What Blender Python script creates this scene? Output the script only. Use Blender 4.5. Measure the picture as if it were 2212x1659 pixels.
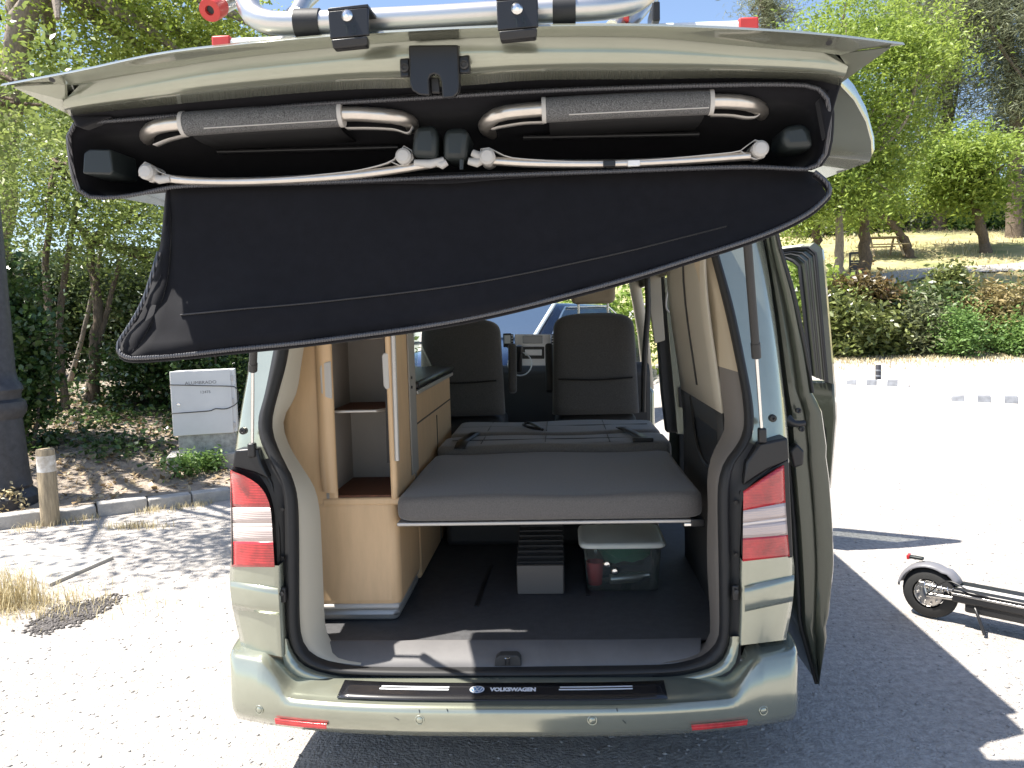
import bpy, bmesh, math, random
import numpy as np
from mathutils import Vector, Matrix
random.seed(7); rng=np.random.default_rng(7)
scene=bpy.context.scene
for o in list(bpy.data.objects): bpy.data.objects.remove(o)
COL=scene.collection
# ------------------------------------------------------------------ camera
W,H,F=2212.,1659.,1750.
CAM=np.array([0.213,0.0,1.70])
_y,_p,_r=map(math.radians,(3.58,4.69,-1.63))
FW=np.array([-math.sin(_y)*math.cos(_p),math.cos(_y)*math.cos(_p),-math.sin(_p)])
_r0=np.array([math.cos(_y),math.sin(_y),0.]); _u0=np.cross(_r0,FW)
RT=math.cos(_r)*_r0+math.sin(_r)*_u0; UPV=-math.sin(_r)*_r0+math.cos(_r)*_u0
cd=bpy.data.cameras.new('camera'); cam=bpy.data.objects.new('camera',cd); COL.objects.link(cam)
cd.sensor_width=36; cd.lens=36*F/W; cd.clip_start=.05; cd.clip_end=600
cam.matrix_world=Matrix([[RT[i],UPV[i],-FW[i],CAM[i]] for i in range(3)]+[[0,0,0,1]])
scene.camera=cam
# ------------------------------------------------------------------ light
SUN=np.array([-0.50,-0.10,1.0]); SUN/=np.linalg.norm(SUN)
wd=bpy.data.worlds.new('World'); scene.world=wd; wd.use_nodes=True
nt=wd.node_tree; bg=nt.nodes['Background']; sk=nt.nodes.new('ShaderNodeTexSky'); sk.sky_type='NISHITA'
sk.sun_disc=False; sk.sun_elevation=math.asin(SUN[2]); sk.sun_rotation=math.atan2(SUN[0],SUN[1])
sk.altitude=600; sk.air_density=.9; sk.dust_density=1.8; sk.ozone_density=.9
nt.links.new(sk.outputs[0],bg.inputs[0]); bg.inputs[1].default_value=.085
sl=bpy.data.lights.new('sun','SUN'); sl.energy=4.2; sl.angle=math.radians(.55); sl.color=(1,.95,.87)
so=bpy.data.objects.new('sun',sl); COL.objects.link(so)
so.rotation_euler=Vector(-SUN).to_track_quat('-Z','Y').to_euler()
vs=scene.view_settings; vs.view_transform='Standard'; vs.look='None'; vs.gamma=1; vs.use_curve_mapping=False
vs.exposure=1.62
# ------------------------------------------------------------------ measuring: picture point -> place on a real plane
def ray(x,y): return FW+RT*((x-W/2)/F)-UPV*((y-H/2)/F)
def U(x,y,Y):
    d=ray(x,y); return CAM+d*(Y/d[1])
def UZ(x,y,Z=0.):
    d=ray(x,y); return CAM+d*((Z-CAM[2])/d[2])
def PX(p):
    d=np.array(p)-CAM; z=d@FW; return (W/2+F*(d@RT)/z,H/2-F*(d@UPV)/z)
def mirror(q,Y): p=U(q[0],q[1],Y); return PX(p*np.array([-1,1,1]))
def sst(a,b,x):
    t=min(1,max(0,(x-a)/(b-a))); return t*t*(3-2*t)
KD=np.array([.835,.55]); KN=np.array([-.55,.835]); K0=np.array([-4.654,6.576])
def hg(x,y):      # car park, rising gently to the right and away
    b=sst(.5,3.5,x)
    return b*.058*min(12.,max(0,y-7))
def hb(x,y):      # left planting bank
    s=KN@(np.array([x,y])-K0)
    return .09+.13*max(0,min(6,s-.5))+.02*math.sin(x*2.3+y)*math.cos(y*1.7-x)
def hh(x,y):      # right park hill
    t=max(0,y-18.9); return hg(x,18.9)*sst(.5,3.5,x)+.04+.235*min(t,26)-.0012*min(t,26)**2+.1*math.sin(x*.35+y*.2)*min(1,t/6)
def G(x,y,f=hg):
    d=ray(x,y); t=1.5
    while t<90:
        p=CAM+d*t
        if p[2]<=f(p[0],p[1]): break
        t+=.02
    p=CAM+d*t; return np.array([p[0],p[1],f(p[0],p[1])])
# ------------------------------------------------------------------ materials
def mat(name,col,rough=.6,metal=0.,noise=None,bump=None,coat=0.,spec=.5,alpha=1.,trans=0.,sheen=0.,ior=1.45,col2=None,stretch=None,crough=.05):
    m=bpy.data.materials.new(name); m.use_nodes=True; n=m.node_tree.nodes; l=m.node_tree.links; b=n['Principled BSDF']
    b.inputs['Roughness'].default_value=rough; b.inputs['Metallic'].default_value=metal
    b.inputs['Coat Weight'].default_value=coat; b.inputs['Coat Roughness'].default_value=crough; b.inputs['Specular IOR Level'].default_value=spec
    b.inputs['Alpha'].default_value=alpha; b.inputs['Transmission Weight'].default_value=trans; b.inputs['Sheen Weight'].default_value=sheen; b.inputs['IOR'].default_value=ior
    tc=n.new('ShaderNodeTexCoord'); vec=tc.outputs['Object']
    if stretch:
        mp=n.new('ShaderNodeMapping'); mp.inputs['Scale'].default_value=stretch; l.new(vec,mp.inputs[0]); vec=mp.outputs[0]
    if noise:
        t=n.new('ShaderNodeTexNoise'); t.inputs['Scale'].default_value=noise[0]; t.inputs['Detail'].default_value=6; t.inputs['Roughness'].default_value=.65; l.new(vec,t.inputs['Vector'])
        r=n.new('ShaderNodeValToRGB'); r.color_ramp.elements[0].position=.32; r.color_ramp.elements[1].position=.68
        c2=col2 or tuple(c*(1-noise[1]) for c in col)
        r.color_ramp.elements[0].color=(*c2,1); r.color_ramp.elements[1].color=(*[min(1,c*(1+noise[1]*.4)) for c in col],1)
        l.new(t.outputs[0],r.inputs[0]); l.new(r.outputs[0],b.inputs['Base Color'])
    else: b.inputs['Base Color'].default_value=(*col,1)
    if bump:
        t=n.new('ShaderNodeTexNoise'); t.inputs['Scale'].default_value=bump[0]; t.inputs['Detail'].default_value=5; l.new(vec,t.inputs['Vector'])
        bp=n.new('ShaderNodeBump'); bp.inputs['Strength'].default_value=bump[1]; bp.inputs['Distance'].default_value=bump[2] if len(bump)>2 else .01
        l.new(t.outputs[0],bp.inputs['Height']); l.new(bp.outputs[0],b.inputs['Normal'])
    return m
def wavebump(m,scale,strength,axis='Z',dist=.002,kind='BANDS'):
    n=m.node_tree.nodes; l=m.node_tree.links; b=n['Principled BSDF']; tc=n.new('ShaderNodeTexCoord')
    w=n.new('ShaderNodeTexWave'); w.bands_direction=axis; w.inputs['Scale'].default_value=scale; w.inputs['Distortion'].default_value=0; l.new(tc.outputs['Object'],w.inputs['Vector'])
    bp=n.new('ShaderNodeBump'); bp.inputs['Strength'].default_value=strength; bp.inputs['Distance'].default_value=dist; l.new(w.outputs[1],bp.inputs['Height']); l.new(bp.outputs[0],b.inputs['Normal'])
    return m
def weave(m,scale,c1,c2):
    n=m.node_tree.nodes; l=m.node_tree.links; b=n['Principled BSDF']; tc=n.new('ShaderNodeTexCoord')
    mp=n.new('ShaderNodeMapping'); mp.inputs['Rotation'].default_value=(.0,0,.785); l.new(tc.outputs['Object'],mp.inputs[0])
    c=n.new('ShaderNodeTexChecker'); c.inputs['Scale'].default_value=scale; c.inputs[1].default_value=(*c1,1); c.inputs[2].default_value=(*c2,1); l.new(mp.outputs[0],c.inputs[0]); l.new(c.outputs[0],b.inputs['Base Color'])
    return m
def glassmat(name,tint=(.8,.87,.85),refl=.12):
    m=bpy.data.materials.new(name); m.use_nodes=True; n=m.node_tree.nodes; l=m.node_tree.links; n.remove(n['Principled BSDF'])
    tr=n.new('ShaderNodeBsdfTransparent'); tr.inputs[0].default_value=(*tint,1); gl=n.new('ShaderNodeBsdfGlossy'); gl.inputs['Roughness'].default_value=.03
    lw=n.new('ShaderNodeLayerWeight'); lw.inputs[0].default_value=.25; mr=n.new('ShaderNodeMath'); mr.operation='MULTIPLY_ADD'; mr.inputs[1].default_value=.6; mr.inputs[2].default_value=refl*.4
    l.new(lw.outputs['Fresnel'],mr.inputs[0]); mx=n.new('ShaderNodeMixShader'); l.new(mr.outputs[0],mx.inputs[0]); l.new(tr.outputs[0],mx.inputs[1]); l.new(gl.outputs[0],mx.inputs[2]); l.new(mx.outputs[0],n['Material Output'].inputs[0])
    return m
def leafmat(name,ca,cb,cc=None,trans=.35,rough=.5):
    m=bpy.data.materials.new(name); m.use_nodes=True; n=m.node_tree.nodes; l=m.node_tree.links; b=n['Principled BSDF']
    at=n.new('ShaderNodeAttribute'); at.attribute_name='rnd'; r=n.new('ShaderNodeValToRGB')
    r.color_ramp.elements[0].color=(*ca,1); r.color_ramp.elements[1].color=(*cb,1)
    if cc: e=r.color_ramp.elements.new(.85); e.color=(*cb,1); r.color_ramp.elements[2].color=(*cc,1)
    l.new(at.outputs['Fac'],r.inputs[0]); l.new(r.outputs[0],b.inputs['Base Color']); b.inputs['Roughness'].default_value=rough
    t=n.new('ShaderNodeBsdfTranslucent'); l.new(r.outputs[0],t.inputs[0]); mx=n.new('ShaderNodeMixShader'); mx.inputs[0].default_value=trans
    l.new(b.outputs[0],mx.inputs[1]); l.new(t.outputs[0],mx.inputs[2]); l.new(mx.outputs[0],n['Material Output'].inputs[0])
    return m
M={}
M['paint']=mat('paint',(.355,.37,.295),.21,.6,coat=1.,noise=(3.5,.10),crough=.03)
M['paint_shade']=mat('paint_with_shade',(.07,.077,.058),.32,.5,coat=.8,noise=(700,.08))  # body paint with the shade on the open doors darkened into it
M['black']=mat('black_plastic',(.018,.018,.019),.33,bump=(600,.12,.001))
M['rubber']=mat('rubber_seal',(.020,.020,.021),.55,bump=(300,.1,.001))
M['bag']=mat('bag_fabric',(.0075,.0075,.010),.85,spec=.22,sheen=.10,noise=(40,.25),bump=(900,.25,.001))
M['zip']=wavebump(mat('zip_teeth',(.13,.13,.14),.35,.5),60,1.,'X',.004)
M['alu']=mat('brushed_aluminium',(.62,.60,.57),.33,.92,noise=(60,.08),stretch=(.2,30,30))
M['chair_tube']=mat('satin_tube',(.66,.61,.55),.30,.85,noise=(50,.08))
M['greyplast']=mat('grey_plastic',(.50,.48,.45),.5)
M['mesh']=mat('woven_sling',(.16,.16,.16),.8,noise=(520,.9),bump=(520,.6,.002))
M['slingdark']=mat('sling_underside',(.012,.012,.013),.8)
M['holder']=mat('holder_plastic',(.020,.025,.025),.4,bump=(700,.1,.001))
M['red']=mat('red_plastic',(.55,.05,.045),.45,noise=(20,.15))
M['white']=mat('white_enamel',(.78,.78,.77),.4)
M['chrome']=mat('steel',(.75,.74,.72),.2,1.)
M['lens_red']=wavebump(mat('red_lens',(.58,.03,.035),.16,coat=1.,spec=.6,noise=(14,.5)),34,.22,'Z',.003)
M['lens_clear']=wavebump(mat('clear_lens',(.58,.47,.43),.22,.05,coat=1.),40,.25,'Z',.003)
M['lens_band']=mat('lens_band',(.75,.66,.60),.15,.1,coat=1.)
M['tan']=mat('tan_trim',(.42,.35,.25),.6,bump=(500,.12,.001))
M['beige']=mat('beige_trim',(.46,.42,.34),.6,bump=(500,.12,.001))
M['maple']=mat('maple_laminate',(.68,.465,.265),.42,noise=(6,.09),stretch=(4,4,.7))
M['grey_in']=mat('grey_liner',(.33,.31,.28),.55,noise=(3,.1),bump=(400,.1,.001))
M['alu_trim']=mat('alu_trim',(.5,.48,.45),.4,.5)
M['walnut']=mat('shelf_mat',(.15,.055,.025),.6,noise=(40,.5),stretch=(1,12,1))
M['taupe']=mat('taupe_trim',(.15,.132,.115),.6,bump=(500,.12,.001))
M['dark_trim']=mat('dark_trim',(.045,.044,.043),.6,bump=(500,.15,.001))
M['floor']=wavebump(mat('van_floor',(.075,.075,.079),.6,noise=(30,.2)),60,.4,'X',.001)
M['sill']=mat('sill_plastic',(.14,.135,.135),.55,bump=(700,.15,.001),noise=(8,.12))
M['seatcloth']=mat('seat_cloth',(.10,.096,.090),.9,sheen=.3,noise=(160,.3),bump=(500,.3,.001))
M['benchcloth']=mat('bench_cloth',(.17,.162,.152),.9,sheen=.3,noise=(160,.25),bump=(500,.3,.001))
M['mattress']=mat('mattress_cloth',(.138,.127,.119),.92,sheen=.25,noise=(220,.25),bump=(600,.25,.001))
M['glass']=glassmat('window_glass'); M['darkglass']=glassmat('tinted_glass',(.25,.32,.34),.5)
M['clearplast']=glassmat('clear_plastic',(.86,.90,.88),.35)
_n=M['clearplast'].node_tree; _df=_n.nodes.new('ShaderNodeBsdfDiffuse'); _df.inputs[0].default_value=(.75,.8,.77,1); _mx=_n.nodes.new('ShaderNodeMixShader'); _mx.inputs[0].default_value=.055
_o=_n.nodes['Material Output']; _src=_o.inputs[0].links[0].from_socket; _n.links.new(_src,_mx.inputs[1]); _n.links.new(_df.outputs[0],_mx.inputs[2]); _n.links.new(_mx.outputs[0],_o.inputs[0])
M['lidplast']=mat('frosted_lid',(.74,.77,.72),.35,alpha=.85)
M['green']=mat('green_cloth',(.05,.22,.15),.8); M['redbag']=mat('red_cloth',(.4,.03,.03),.7)
M['tyre']=mat('tyre',(.022,.022,.022),.75,bump=(200,.3,.002))
M['carbon']=weave(mat('carbon_film',(.01,.01,.012),.25,coat=.6),260,(.006,.006,.008),(.02,.02,.023))
M['decal']=mat('white_print',(.75,.77,.8),.4); M['decalblue']=mat('blue_print',(.12,.25,.45),.4)
M['silver']=mat('silver_dash',(.78,.78,.79),.35,.2); M['screen']=mat('screen_glass',(.30,.31,.32),.25,spec=.8)
M['concrete']=mat('concrete',(.42,.40,.37),.9,noise=(9,.25),bump=(60,.5,.01))
M['cab']=mat('cabinet_grey',(.66,.66,.64),.5,noise=(3,.06),bump=(200,.1,.002))
M['cabcon']=mat('cabinet_base',(.40,.40,.37),.85,noise=(14,.45),bump=(80,.4,.006))
M['iron']=mat('cast_iron',(.06,.06,.066),.5,.3,noise=(20,.3),bump=(40,.25,.004))
M['post']=mat('weathered_wood',(.40,.32,.21),.85,noise=(9,.4),stretch=(6,6,.8),bump=(30,.6,.006))
M['postwhite']=mat('worn_white_paint',(.68,.66,.62),.7,noise=(14,.35),col2=(.38,.31,.22))
M['bark']=mat('bark',(.17,.13,.095),.95,noise=(14,.5),stretch=(3,3,.6),bump=(25,1.,.03))
M['bark_grey']=mat('bark_grey',(.26,.22,.18),.95,noise=(12,.4),stretch=(3,3,.6),bump=(25,.9,.02))
M['gravel']=mat('gravel_ground',(.47,.44,.41),.95,noise=(26,.35),bump=(70,1.,.02))
_m=M['gravel'].node_tree; _b=_m.nodes['Principled BSDF']; _c=_b.inputs['Base Color'].links[0].from_socket
_t=_m.nodes.new('ShaderNodeTexNoise'); _t.inputs['Scale'].default_value=.8; _t.inputs['Detail'].default_value=8; _t.inputs['Roughness'].default_value=.7
_tc=_m.nodes.new('ShaderNodeTexCoord'); _m.links.new(_tc.outputs['Object'],_t.inputs['Vector'])
_rp=_m.nodes.new('ShaderNodeValToRGB'); _rp.color_ramp.elements[0].position=.36; _rp.color_ramp.elements[0].color=(.86,.845,.82,1); _rp.color_ramp.elements[1].position=.60; _rp.color_ramp.elements[1].color=(1,1,1,1)
_mm=_m.nodes.new('ShaderNodeMix'); _mm.data_type='RGBA'; _mm.blend_type='MULTIPLY'; _mm.inputs[0].default_value=1
_m.links.new(_t.outputs[0],_rp.inputs[0]); _m.links.new(_c,_mm.inputs[6]); _m.links.new(_rp.outputs[0],_mm.inputs[7]); _m.links.new(_mm.outputs[2],_b.inputs['Base Color'])
M['soil']=mat('dry_soil',(.36,.30,.24),.95,noise=(5,.45),bump=(50,1.,.03))
M['drygrass']=mat('dry_lawn',(.44,.36,.20),.95,noise=(.55,.35),col2=(.22,.24,.09),bump=(14,.8,.08))
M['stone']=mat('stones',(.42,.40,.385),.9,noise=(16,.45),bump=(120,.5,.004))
M['shadowstone']=mat('shadow_stones',(.12,.11,.105),.9,noise=(30,.6))  # shadow tone put into the stone colour
M['litter']=leafmat('leaf_litter',(.24,.16,.08),(.55,.44,.28),trans=.15)
M['straw']=leafmat('straw',(.46,.37,.20),(.68,.60,.38),trans=.3)
M['lf_left']=leafmat('leaf_left',(.10,.15,.035),(.29,.355,.10),(.52,.55,.27),.45,.33)
M['lf_lime']=leafmat('leaf_lime',(.15,.22,.03),(.38,.45,.09),(.55,.58,.20),.45,.45)
M['lf_ivy']=leafmat('leaf_ivy',(.02,.05,.015),(.07,.12,.03),(.18,.24,.08),.2,.3)
M['lf_dark']=leafmat('leaf_dark',(.035,.06,.02),(.12,.17,.055),(.28,.32,.15),.2,.4)
M['lf_acacia']=leafmat('leaf_acacia',(.14,.22,.035),(.34,.43,.085),(.50,.56,.18),.45,.5)
M['lf_pine']=leafmat('needles',(.09,.11,.065),(.22,.24,.14),(.34,.35,.22),.3,.6)
M['lf_photinia']=leafmat('leaf_photinia',(.06,.085,.025),(.22,.25,.075),(.46,.43,.19),.25,.28)
M['lf_red']=leafmat('leaf_red',(.08,.06,.025),(.20,.15,.06),(.34,.13,.07),.25,.35)
M['lf_oleander']=leafmat('leaf_oleander',(.08,.10,.045),(.20,.22,.11),(.30,.29,.16),.2,.45)
M['lf_tan']=leafmat('leaf_tan',(.18,.16,.06),(.34,.27,.12),(.42,.30,.15),.25,.5)
M['lf_fresh']=leafmat('leaf_fresh',(.10,.20,.05),(.22,.34,.09),(.30,.42,.14),.4,.5)
M['carblue']=mat('blue_car_paint',(.012,.026,.075),.25,.5,coat=1.)
# ------------------------------------------------------------------ mesh helpers
def obj(name,v,f,m,parent=None,smooth=False,bevel=0,solid=0,sub=0,kind=None,label=None):
    me=bpy.data.meshes.new(name); me.from_pydata([tuple(map(float,p)) for p in v],[],f); me.update()
    return fin(name,me,m,parent,smooth,bevel,solid,sub,kind,label)
def fin(name,me,m,parent=None,smooth=False,bevel=0,solid=0,sub=0,kind=None,label=None,fix=True):
    if fix:
        bm=bmesh.new(); bm.from_mesh(me); bmesh.ops.remove_doubles(bm,verts=bm.verts,dist=1e-5); bmesh.ops.recalc_face_normals(bm,faces=bm.faces); bm.to_mesh(me); bm.free()
    if isinstance(m,str): m=M[m]
    me.materials.append(m)
    o=bpy.data.objects.new(name,me); COL.objects.link(o)
    if smooth: me.shade_smooth()
    if solid:
        s=o.modifiers.new('solid','SOLIDIFY'); s.thickness=solid; s.offset=0
    if bevel:
        b=o.modifiers.new('bevel','BEVEL'); b.width=bevel; b.segments=3; b.limit_method='ANGLE'; b.angle_limit=.6; b.harden_normals=False
        me.shade_smooth()
        try: me.set_sharp_from_angle(angle=.7)
        except Exception: pass
    if sub:
        s=o.modifiers.new('sub','SUBSURF'); s.levels=sub; s.render_levels=sub
    if parent is not None:
        o.parent=parent
        if parent.type=='EMPTY' : o.location=-Vector(parent.location)
    if kind: o['kind']=kind
    if label: o['label']=label
    return o
def thing(name,label,cat,loc=(0,0,0),group=None):
    o=bpy.data.objects.new(name,None); COL.objects.link(o); o.location=[float(c) for c in loc]; o.empty_display_size=.1
    o['label']=label; o['category']=cat
    if group:o['group']=group
    return o
def tag(o,label,cat,group=None,kind=None):
    o['label']=label
    if cat: o['category']=cat
    if group:o['group']=group
    if kind:o['kind']=kind
    return o
def rs(p,n,smooth=True):
    p=np.array(p,float)
    if smooth and len(p)>2:
        q=np.vstack([2*p[0]-p[1],p,2*p[-1]-p[-2]]); out=[]
        for i in range(1,len(q)-2):
            for t in np.linspace(0,1,8,endpoint=False):
                a,b,c,d=q[i-1],q[i],q[i+1],q[i+2]
                out.append(.5*((2*b)+(c-a)*t+(2*a-5*b+4*c-d)*t*t+(3*b-a-3*c+d)*t**3))
        out.append(p[-1]); p=np.array(out)
    L=np.r_[0,np.cumsum(np.linalg.norm(np.diff(p,axis=0),axis=1))]
    s=np.linspace(0,L[-1],n); return np.array([np.interp(s,L,p[:,k]) for k in range(p.shape[1])]).T
def ux(pts,Y=None): return np.array([U(*(q if len(q)>2 else (q[0],q[1],Y))) for q in pts])
def grid(rows,closed=False):
    rows=[np.asarray(r) for r in rows]; n=len(rows[0]); v=[p for r in rows for p in r]; f=[]
    for i in range(len(rows)-1):
        for j in range(n if closed else n-1):
            k=(j+1)%n; f.append((i*n+j,i*n+k,(i+1)*n+k,(i+1)*n+j))
    return v,f
def loft(name,rows,m,parent=None,smooth=True,closed=False,caps=False,**k):
    v,f=grid(rows,closed); n=len(rows[0])
    if caps: f+= [tuple(range(n))[::-1],tuple(range(len(v)-n,len(v)))]
    return obj(name,v,f,m,parent,smooth,**k)
def tubev(pts,r,n=10,cap=True):
    pts=np.array(pts,float); r=np.broadcast_to(np.array(r,float),(len(pts),)); t=np.gradient(pts,axis=0); t/=np.linalg.norm(t,axis=1)[:,None]+1e-9
    a=np.array([0,0,1.]) if abs(t[0][2])<.9 else np.array([1.,0,0]); nrm=np.cross(t[0],a); nrm/=np.linalg.norm(nrm); v=[]
    for i in range(len(pts)):
        nrm=nrm-t[i]*(nrm@t[i]); nrm/=np.linalg.norm(nrm)+1e-9; b=np.cross(t[i],nrm)
        for k in range(n):
            a=2*math.pi*k/n; v.append(pts[i]+r[i]*(math.cos(a)*nrm+math.sin(a)*b))
    f=[(i*n+k,i*n+(k+1)%n,(i+1)*n+(k+1)%n,(i+1)*n+k) for i in range(len(pts)-1) for k in range(n)]
    if cap: f+=[tuple(range(n))[::-1],tuple(range(len(v)-n,len(v)))]
    return v,f
def tube(name,pts,r,m,parent=None,n=10,cap=True,**k):
    v,f=tubev(pts,r,n,cap); o=obj(name,v,f,m,parent,True,**k); 
    try:o.data.set_sharp_from_angle(angle=.9)
    except Exception:pass
    return o
def prism(name,poly,off,m,parent=None,bevel=0,**k):
    poly=[np.array(p,float) for p in poly]; off=np.array(off,float); n=len(poly)
    v=poly+[p+off for p in poly]; f=[tuple(range(n)),tuple(range(n,2*n))[::-1]]+[(i,(i+1)%n,n+(i+1)%n,n+i) for i in range(n)]
    return obj(name,v,f,m,parent,False,bevel,**k)
def box(name,c,s,m,parent=None,bevel=0,rz=0,rx=0,ry=0,**k):
    c=np.array(c,float); R=np.array(Matrix.Rotation(rz,3,'Z')@Matrix.Rotation(ry,3,'Y')@Matrix.Rotation(rx,3,'X'))
    v=[c+R@(np.array([x,y,z])*np.array(s)/2) for x in(-1,1) for y in(-1,1) for z in(-1,1)]
    return obj(name,v,[(0,1,3,2),(4,6,7,5),(0,4,5,1),(2,3,7,6),(0,2,6,4),(1,5,7,3)],m,parent,False,bevel,**k)
def lathe(name,prof,c,axis,m,parent=None,n=28,**k):
    c=np.array(c,float); ax=Vector(axis).normalized(); q=np.array(Vector((0,0,1)).rotation_difference(ax).to_matrix())
    rows=[[c+q@np.array([r*math.cos(a),r*math.sin(a),z]) for a in np.linspace(0,2*math.pi,n,endpoint=False)] for r,z in prof]
    o=loft(name,rows,m,parent,True,True,**k)
    try:o.data.set_sharp_from_angle(angle=.6)
    except Exception:pass
    return o
def quickmesh(name,v,f4,m,rnd=None,parent=None,kind=None,smooth=False):
    v=np.asarray(v,np.float32).reshape(-1,3); f=np.asarray(f4,np.int32); k=f.shape[1]
    me=bpy.data.meshes.new(name); me.vertices.add(len(v)); me.vertices.foreach_set('co',v.ravel()); me.loops.add(f.size); me.loops.foreach_set('vertex_index',f.ravel())
    me.polygons.add(len(f)); me.polygons.foreach_set('loop_start',np.arange(0,f.size,k,dtype=np.int32)); me.polygons.foreach_set('loop_total',np.full(len(f),k,np.int32)); me.update(calc_edges=True)
    if rnd is not None:
        a=me.attributes.new('rnd','FLOAT','FACE'); a.data.foreach_set('value',np.asarray(rnd,np.float32))
    return fin(name,me,m,parent,smooth,kind=kind,fix=False)
def leafgeo(c,size,asp,up=.35,droop=0.):
    n=len(c); d=rng.normal(size=(n,3)); d[:,2]*=.6; d[:,2]-=droop; d/=np.linalg.norm(d,axis=1)[:,None]
    nn=rng.normal(size=(n,3)); nn[:,2]+=up*3; s=np.cross(d,nn); s/=np.linalg.norm(s,axis=1)[:,None]+1e-9
    nr=np.cross(s,d); L=size*rng.uniform(.6,1.3,(n,1)); w=L*asp*.5
    v=np.stack([c-d*L*.5,c+s*w+nr*L*.06,c+d*L*.5-nr*L*.05,c-s*w+nr*L*.06],1)
    return v.reshape(-1,3),np.arange(4*n).reshape(n,4)
def crownpts(ells,per,cr,flat=.7,shell=.45):
    out=[];sh=[]
    for c,r,nc in ells:
        c=np.array(c,float); r=np.array(r,float)
        d=rng.normal(size=(nc,3)); d/=np.linalg.norm(d,axis=1)[:,None]; rad=rng.uniform(0,1,(nc,1))**shell
        cc=c+d*rad*r*(1+.18*rng.normal(size=(nc,1)))
        o=rng.normal(size=(nc,per,3))*cr*rng.uniform(.5,1.4,(nc,1,1)); o[:,:,2]*=flat
        out.append((cc[:,None,:]+o).reshape(-1,3)); sh.append(np.repeat(rng.uniform(0,1,nc),per))
    return np.vstack(out),np.concatenate(sh)
def crown(name,ells,per,cr,size,asp,m,parent,flat=.7,shell=.45,droop=0.,clip=None):
    p,s=crownpts(ells,per,cr,flat,shell)
    if clip is not None:
        k=clip(p); p=p[k]; s=s[k]
    v,f=leafgeo(p,size,asp,droop=droop)
    return quickmesh(name,v,f,m,np.clip(.6*s+.4*rng.uniform(0,1,len(s)),0,1),parent)
# ================================================================== SETTING
def sheet(name,xs,ys,h,m,mask=None):
    v=[];idx={};f=[]
    for i,x in enumerate(xs):
        for j,y in enumerate(ys): v.append((x,y,h(x,y)))
    n=len(ys)
    for i in range(len(xs)-1):
        for j in range(n-1):
            if mask is None or mask(.5*(xs[i]+xs[i+1]),.5*(ys[j]+ys[j+1])): f.append((i*n+j,(i+1)*n+j,(i+1)*n+j+1,i*n+j+1))
    o=obj(name,v,f,m,None,True); o['kind']='structure'; return o
xs=np.r_[np.linspace(-200,-14,8),np.linspace(-12,14,53),np.linspace(18,220,10)]
ys=np.r_[-150,-60,-20,-8,np.linspace(-4,24,57),np.linspace(28,260,12)]
sheet('ground',xs,ys,hg,M['gravel'])
# bank laid out along the kerb
v=[];f=[];A=np.linspace(-14,5.4,70);B=np.r_[np.linspace(.16,6,26),8,12,20,40]
for a in A:
    for s in B:
        p=K0+KD*a+KN*s; v.append((p[0],p[1],hb(p[0],p[1])))
nb=len(B); f=[(i*nb+j,(i+1)*nb+j,(i+1)*nb+j+1,i*nb+j+1) for i in range(len(A)-1) for j in range(nb-1)]
o=obj('planting_bank',v,f,'soil',None,True); o['kind']='structure'
sheet('park_lawn',np.r_[np.linspace(-3,34,50),np.linspace(38,160,10)],np.r_[np.linspace(18.9,50,48),70,110,170],hh,M['drygrass'])
# footpath across the lawn
def strip(name,pts,w,h,m,dz):
    p=rs(pts,30); t=np.gradient(p,axis=0); t/=np.linalg.norm(t,axis=1)[:,None]; nn=np.c_[-t[:,1],t[:,0]]
    rows=[]
    for k in np.linspace(-1,1,5):
        q=p+nn*w*k*.5; rows.append([(a,b,h(a,b)+dz) for a,b in q])
    o=loft(name,rows,m); o['kind']='structure'; return o
g1=G(1790,628,hh); g2=G(2000,590,hh); g3=G(2215,578,hh)
strip('footpath',[g1[:2]-[6,0.3],g1[:2],g2[:2],g3[:2],g3[:2]+[14,2]],1.3,hh,M['gravel'],.05)
# kerb: each kerbstone is a piece
kerb=bpy.data.objects.new('kerb',None); COL.objects.link(kerb); kerb['kind']='structure'; kerb['label']='low worn concrete kerb along the shaded planting bank'
kerb.location=(K0[0],K0[1],0)
a=-9.
while a<5.2:
    L=random.uniform(.36,.46); c=K0+KD*(a+L/2)+KN*.07; dz=random.uniform(-.012,.012)
    box('kerbstone',(c[0],c[1],.035+dz),(L-.012,.15,.15),'concrete',kerb,.014,rz=math.atan2(KD[1],KD[0])+random.uniform(-.015,.015))
    a+=L
# concrete cover slab
P4=[UZ(*q,.0) for q in((108,1268),(246,1208),(80,1178),(-120,1205))]
sl_=prism('concrete_slab',[p-np.array([0,0,.03]) for p in P4],(0,0,.055),'concrete',None,.006)
tag(sl_,'flat concrete cover slab lying in the gravel by the dry grass','slab')
# gravel
def stones(name,pts,sz,m,kind='stuff',flat=.6):
    n=len(pts); base=np.array([[1,0,0],[0,1,0],[-1,0,0],[0,-1,0],[.1,.1,1],[0,0,-1]],float)
    v=base[None]*rng.uniform(.55,1.25,(n,6,1)); v=v+rng.normal(size=(n,6,3))*.12; v[:,:,2]*=flat
    a=rng.uniform(0,6.28,n); c,s=np.cos(a),np.sin(a); x=v[:,:,0]*c[:,None]-v[:,:,1]*s[:,None]; y=v[:,:,0]*s[:,None]+v[:,:,1]*c[:,None]
    v=np.stack([x,y,v[:,:,2]],2)*sz[:,None,None]+pts[:,None,:]
    t=np.array([[0,1,4],[1,2,4],[2,3,4],[3,0,4],[1,0,5],[2,1,5],[3,2,5],[0,3,5]])
    f=(t[None]+(np.arange(n)*6)[:,None,None]).reshape(-1,3)
    o=quickmesh(name,v.reshape(-1,3),f,m); o['kind']=kind; return o
N=34000
x=rng.uniform(-5.2,4.6,N); y=2.2+rng.uniform(0,1,N)**1.5*6.2
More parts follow.
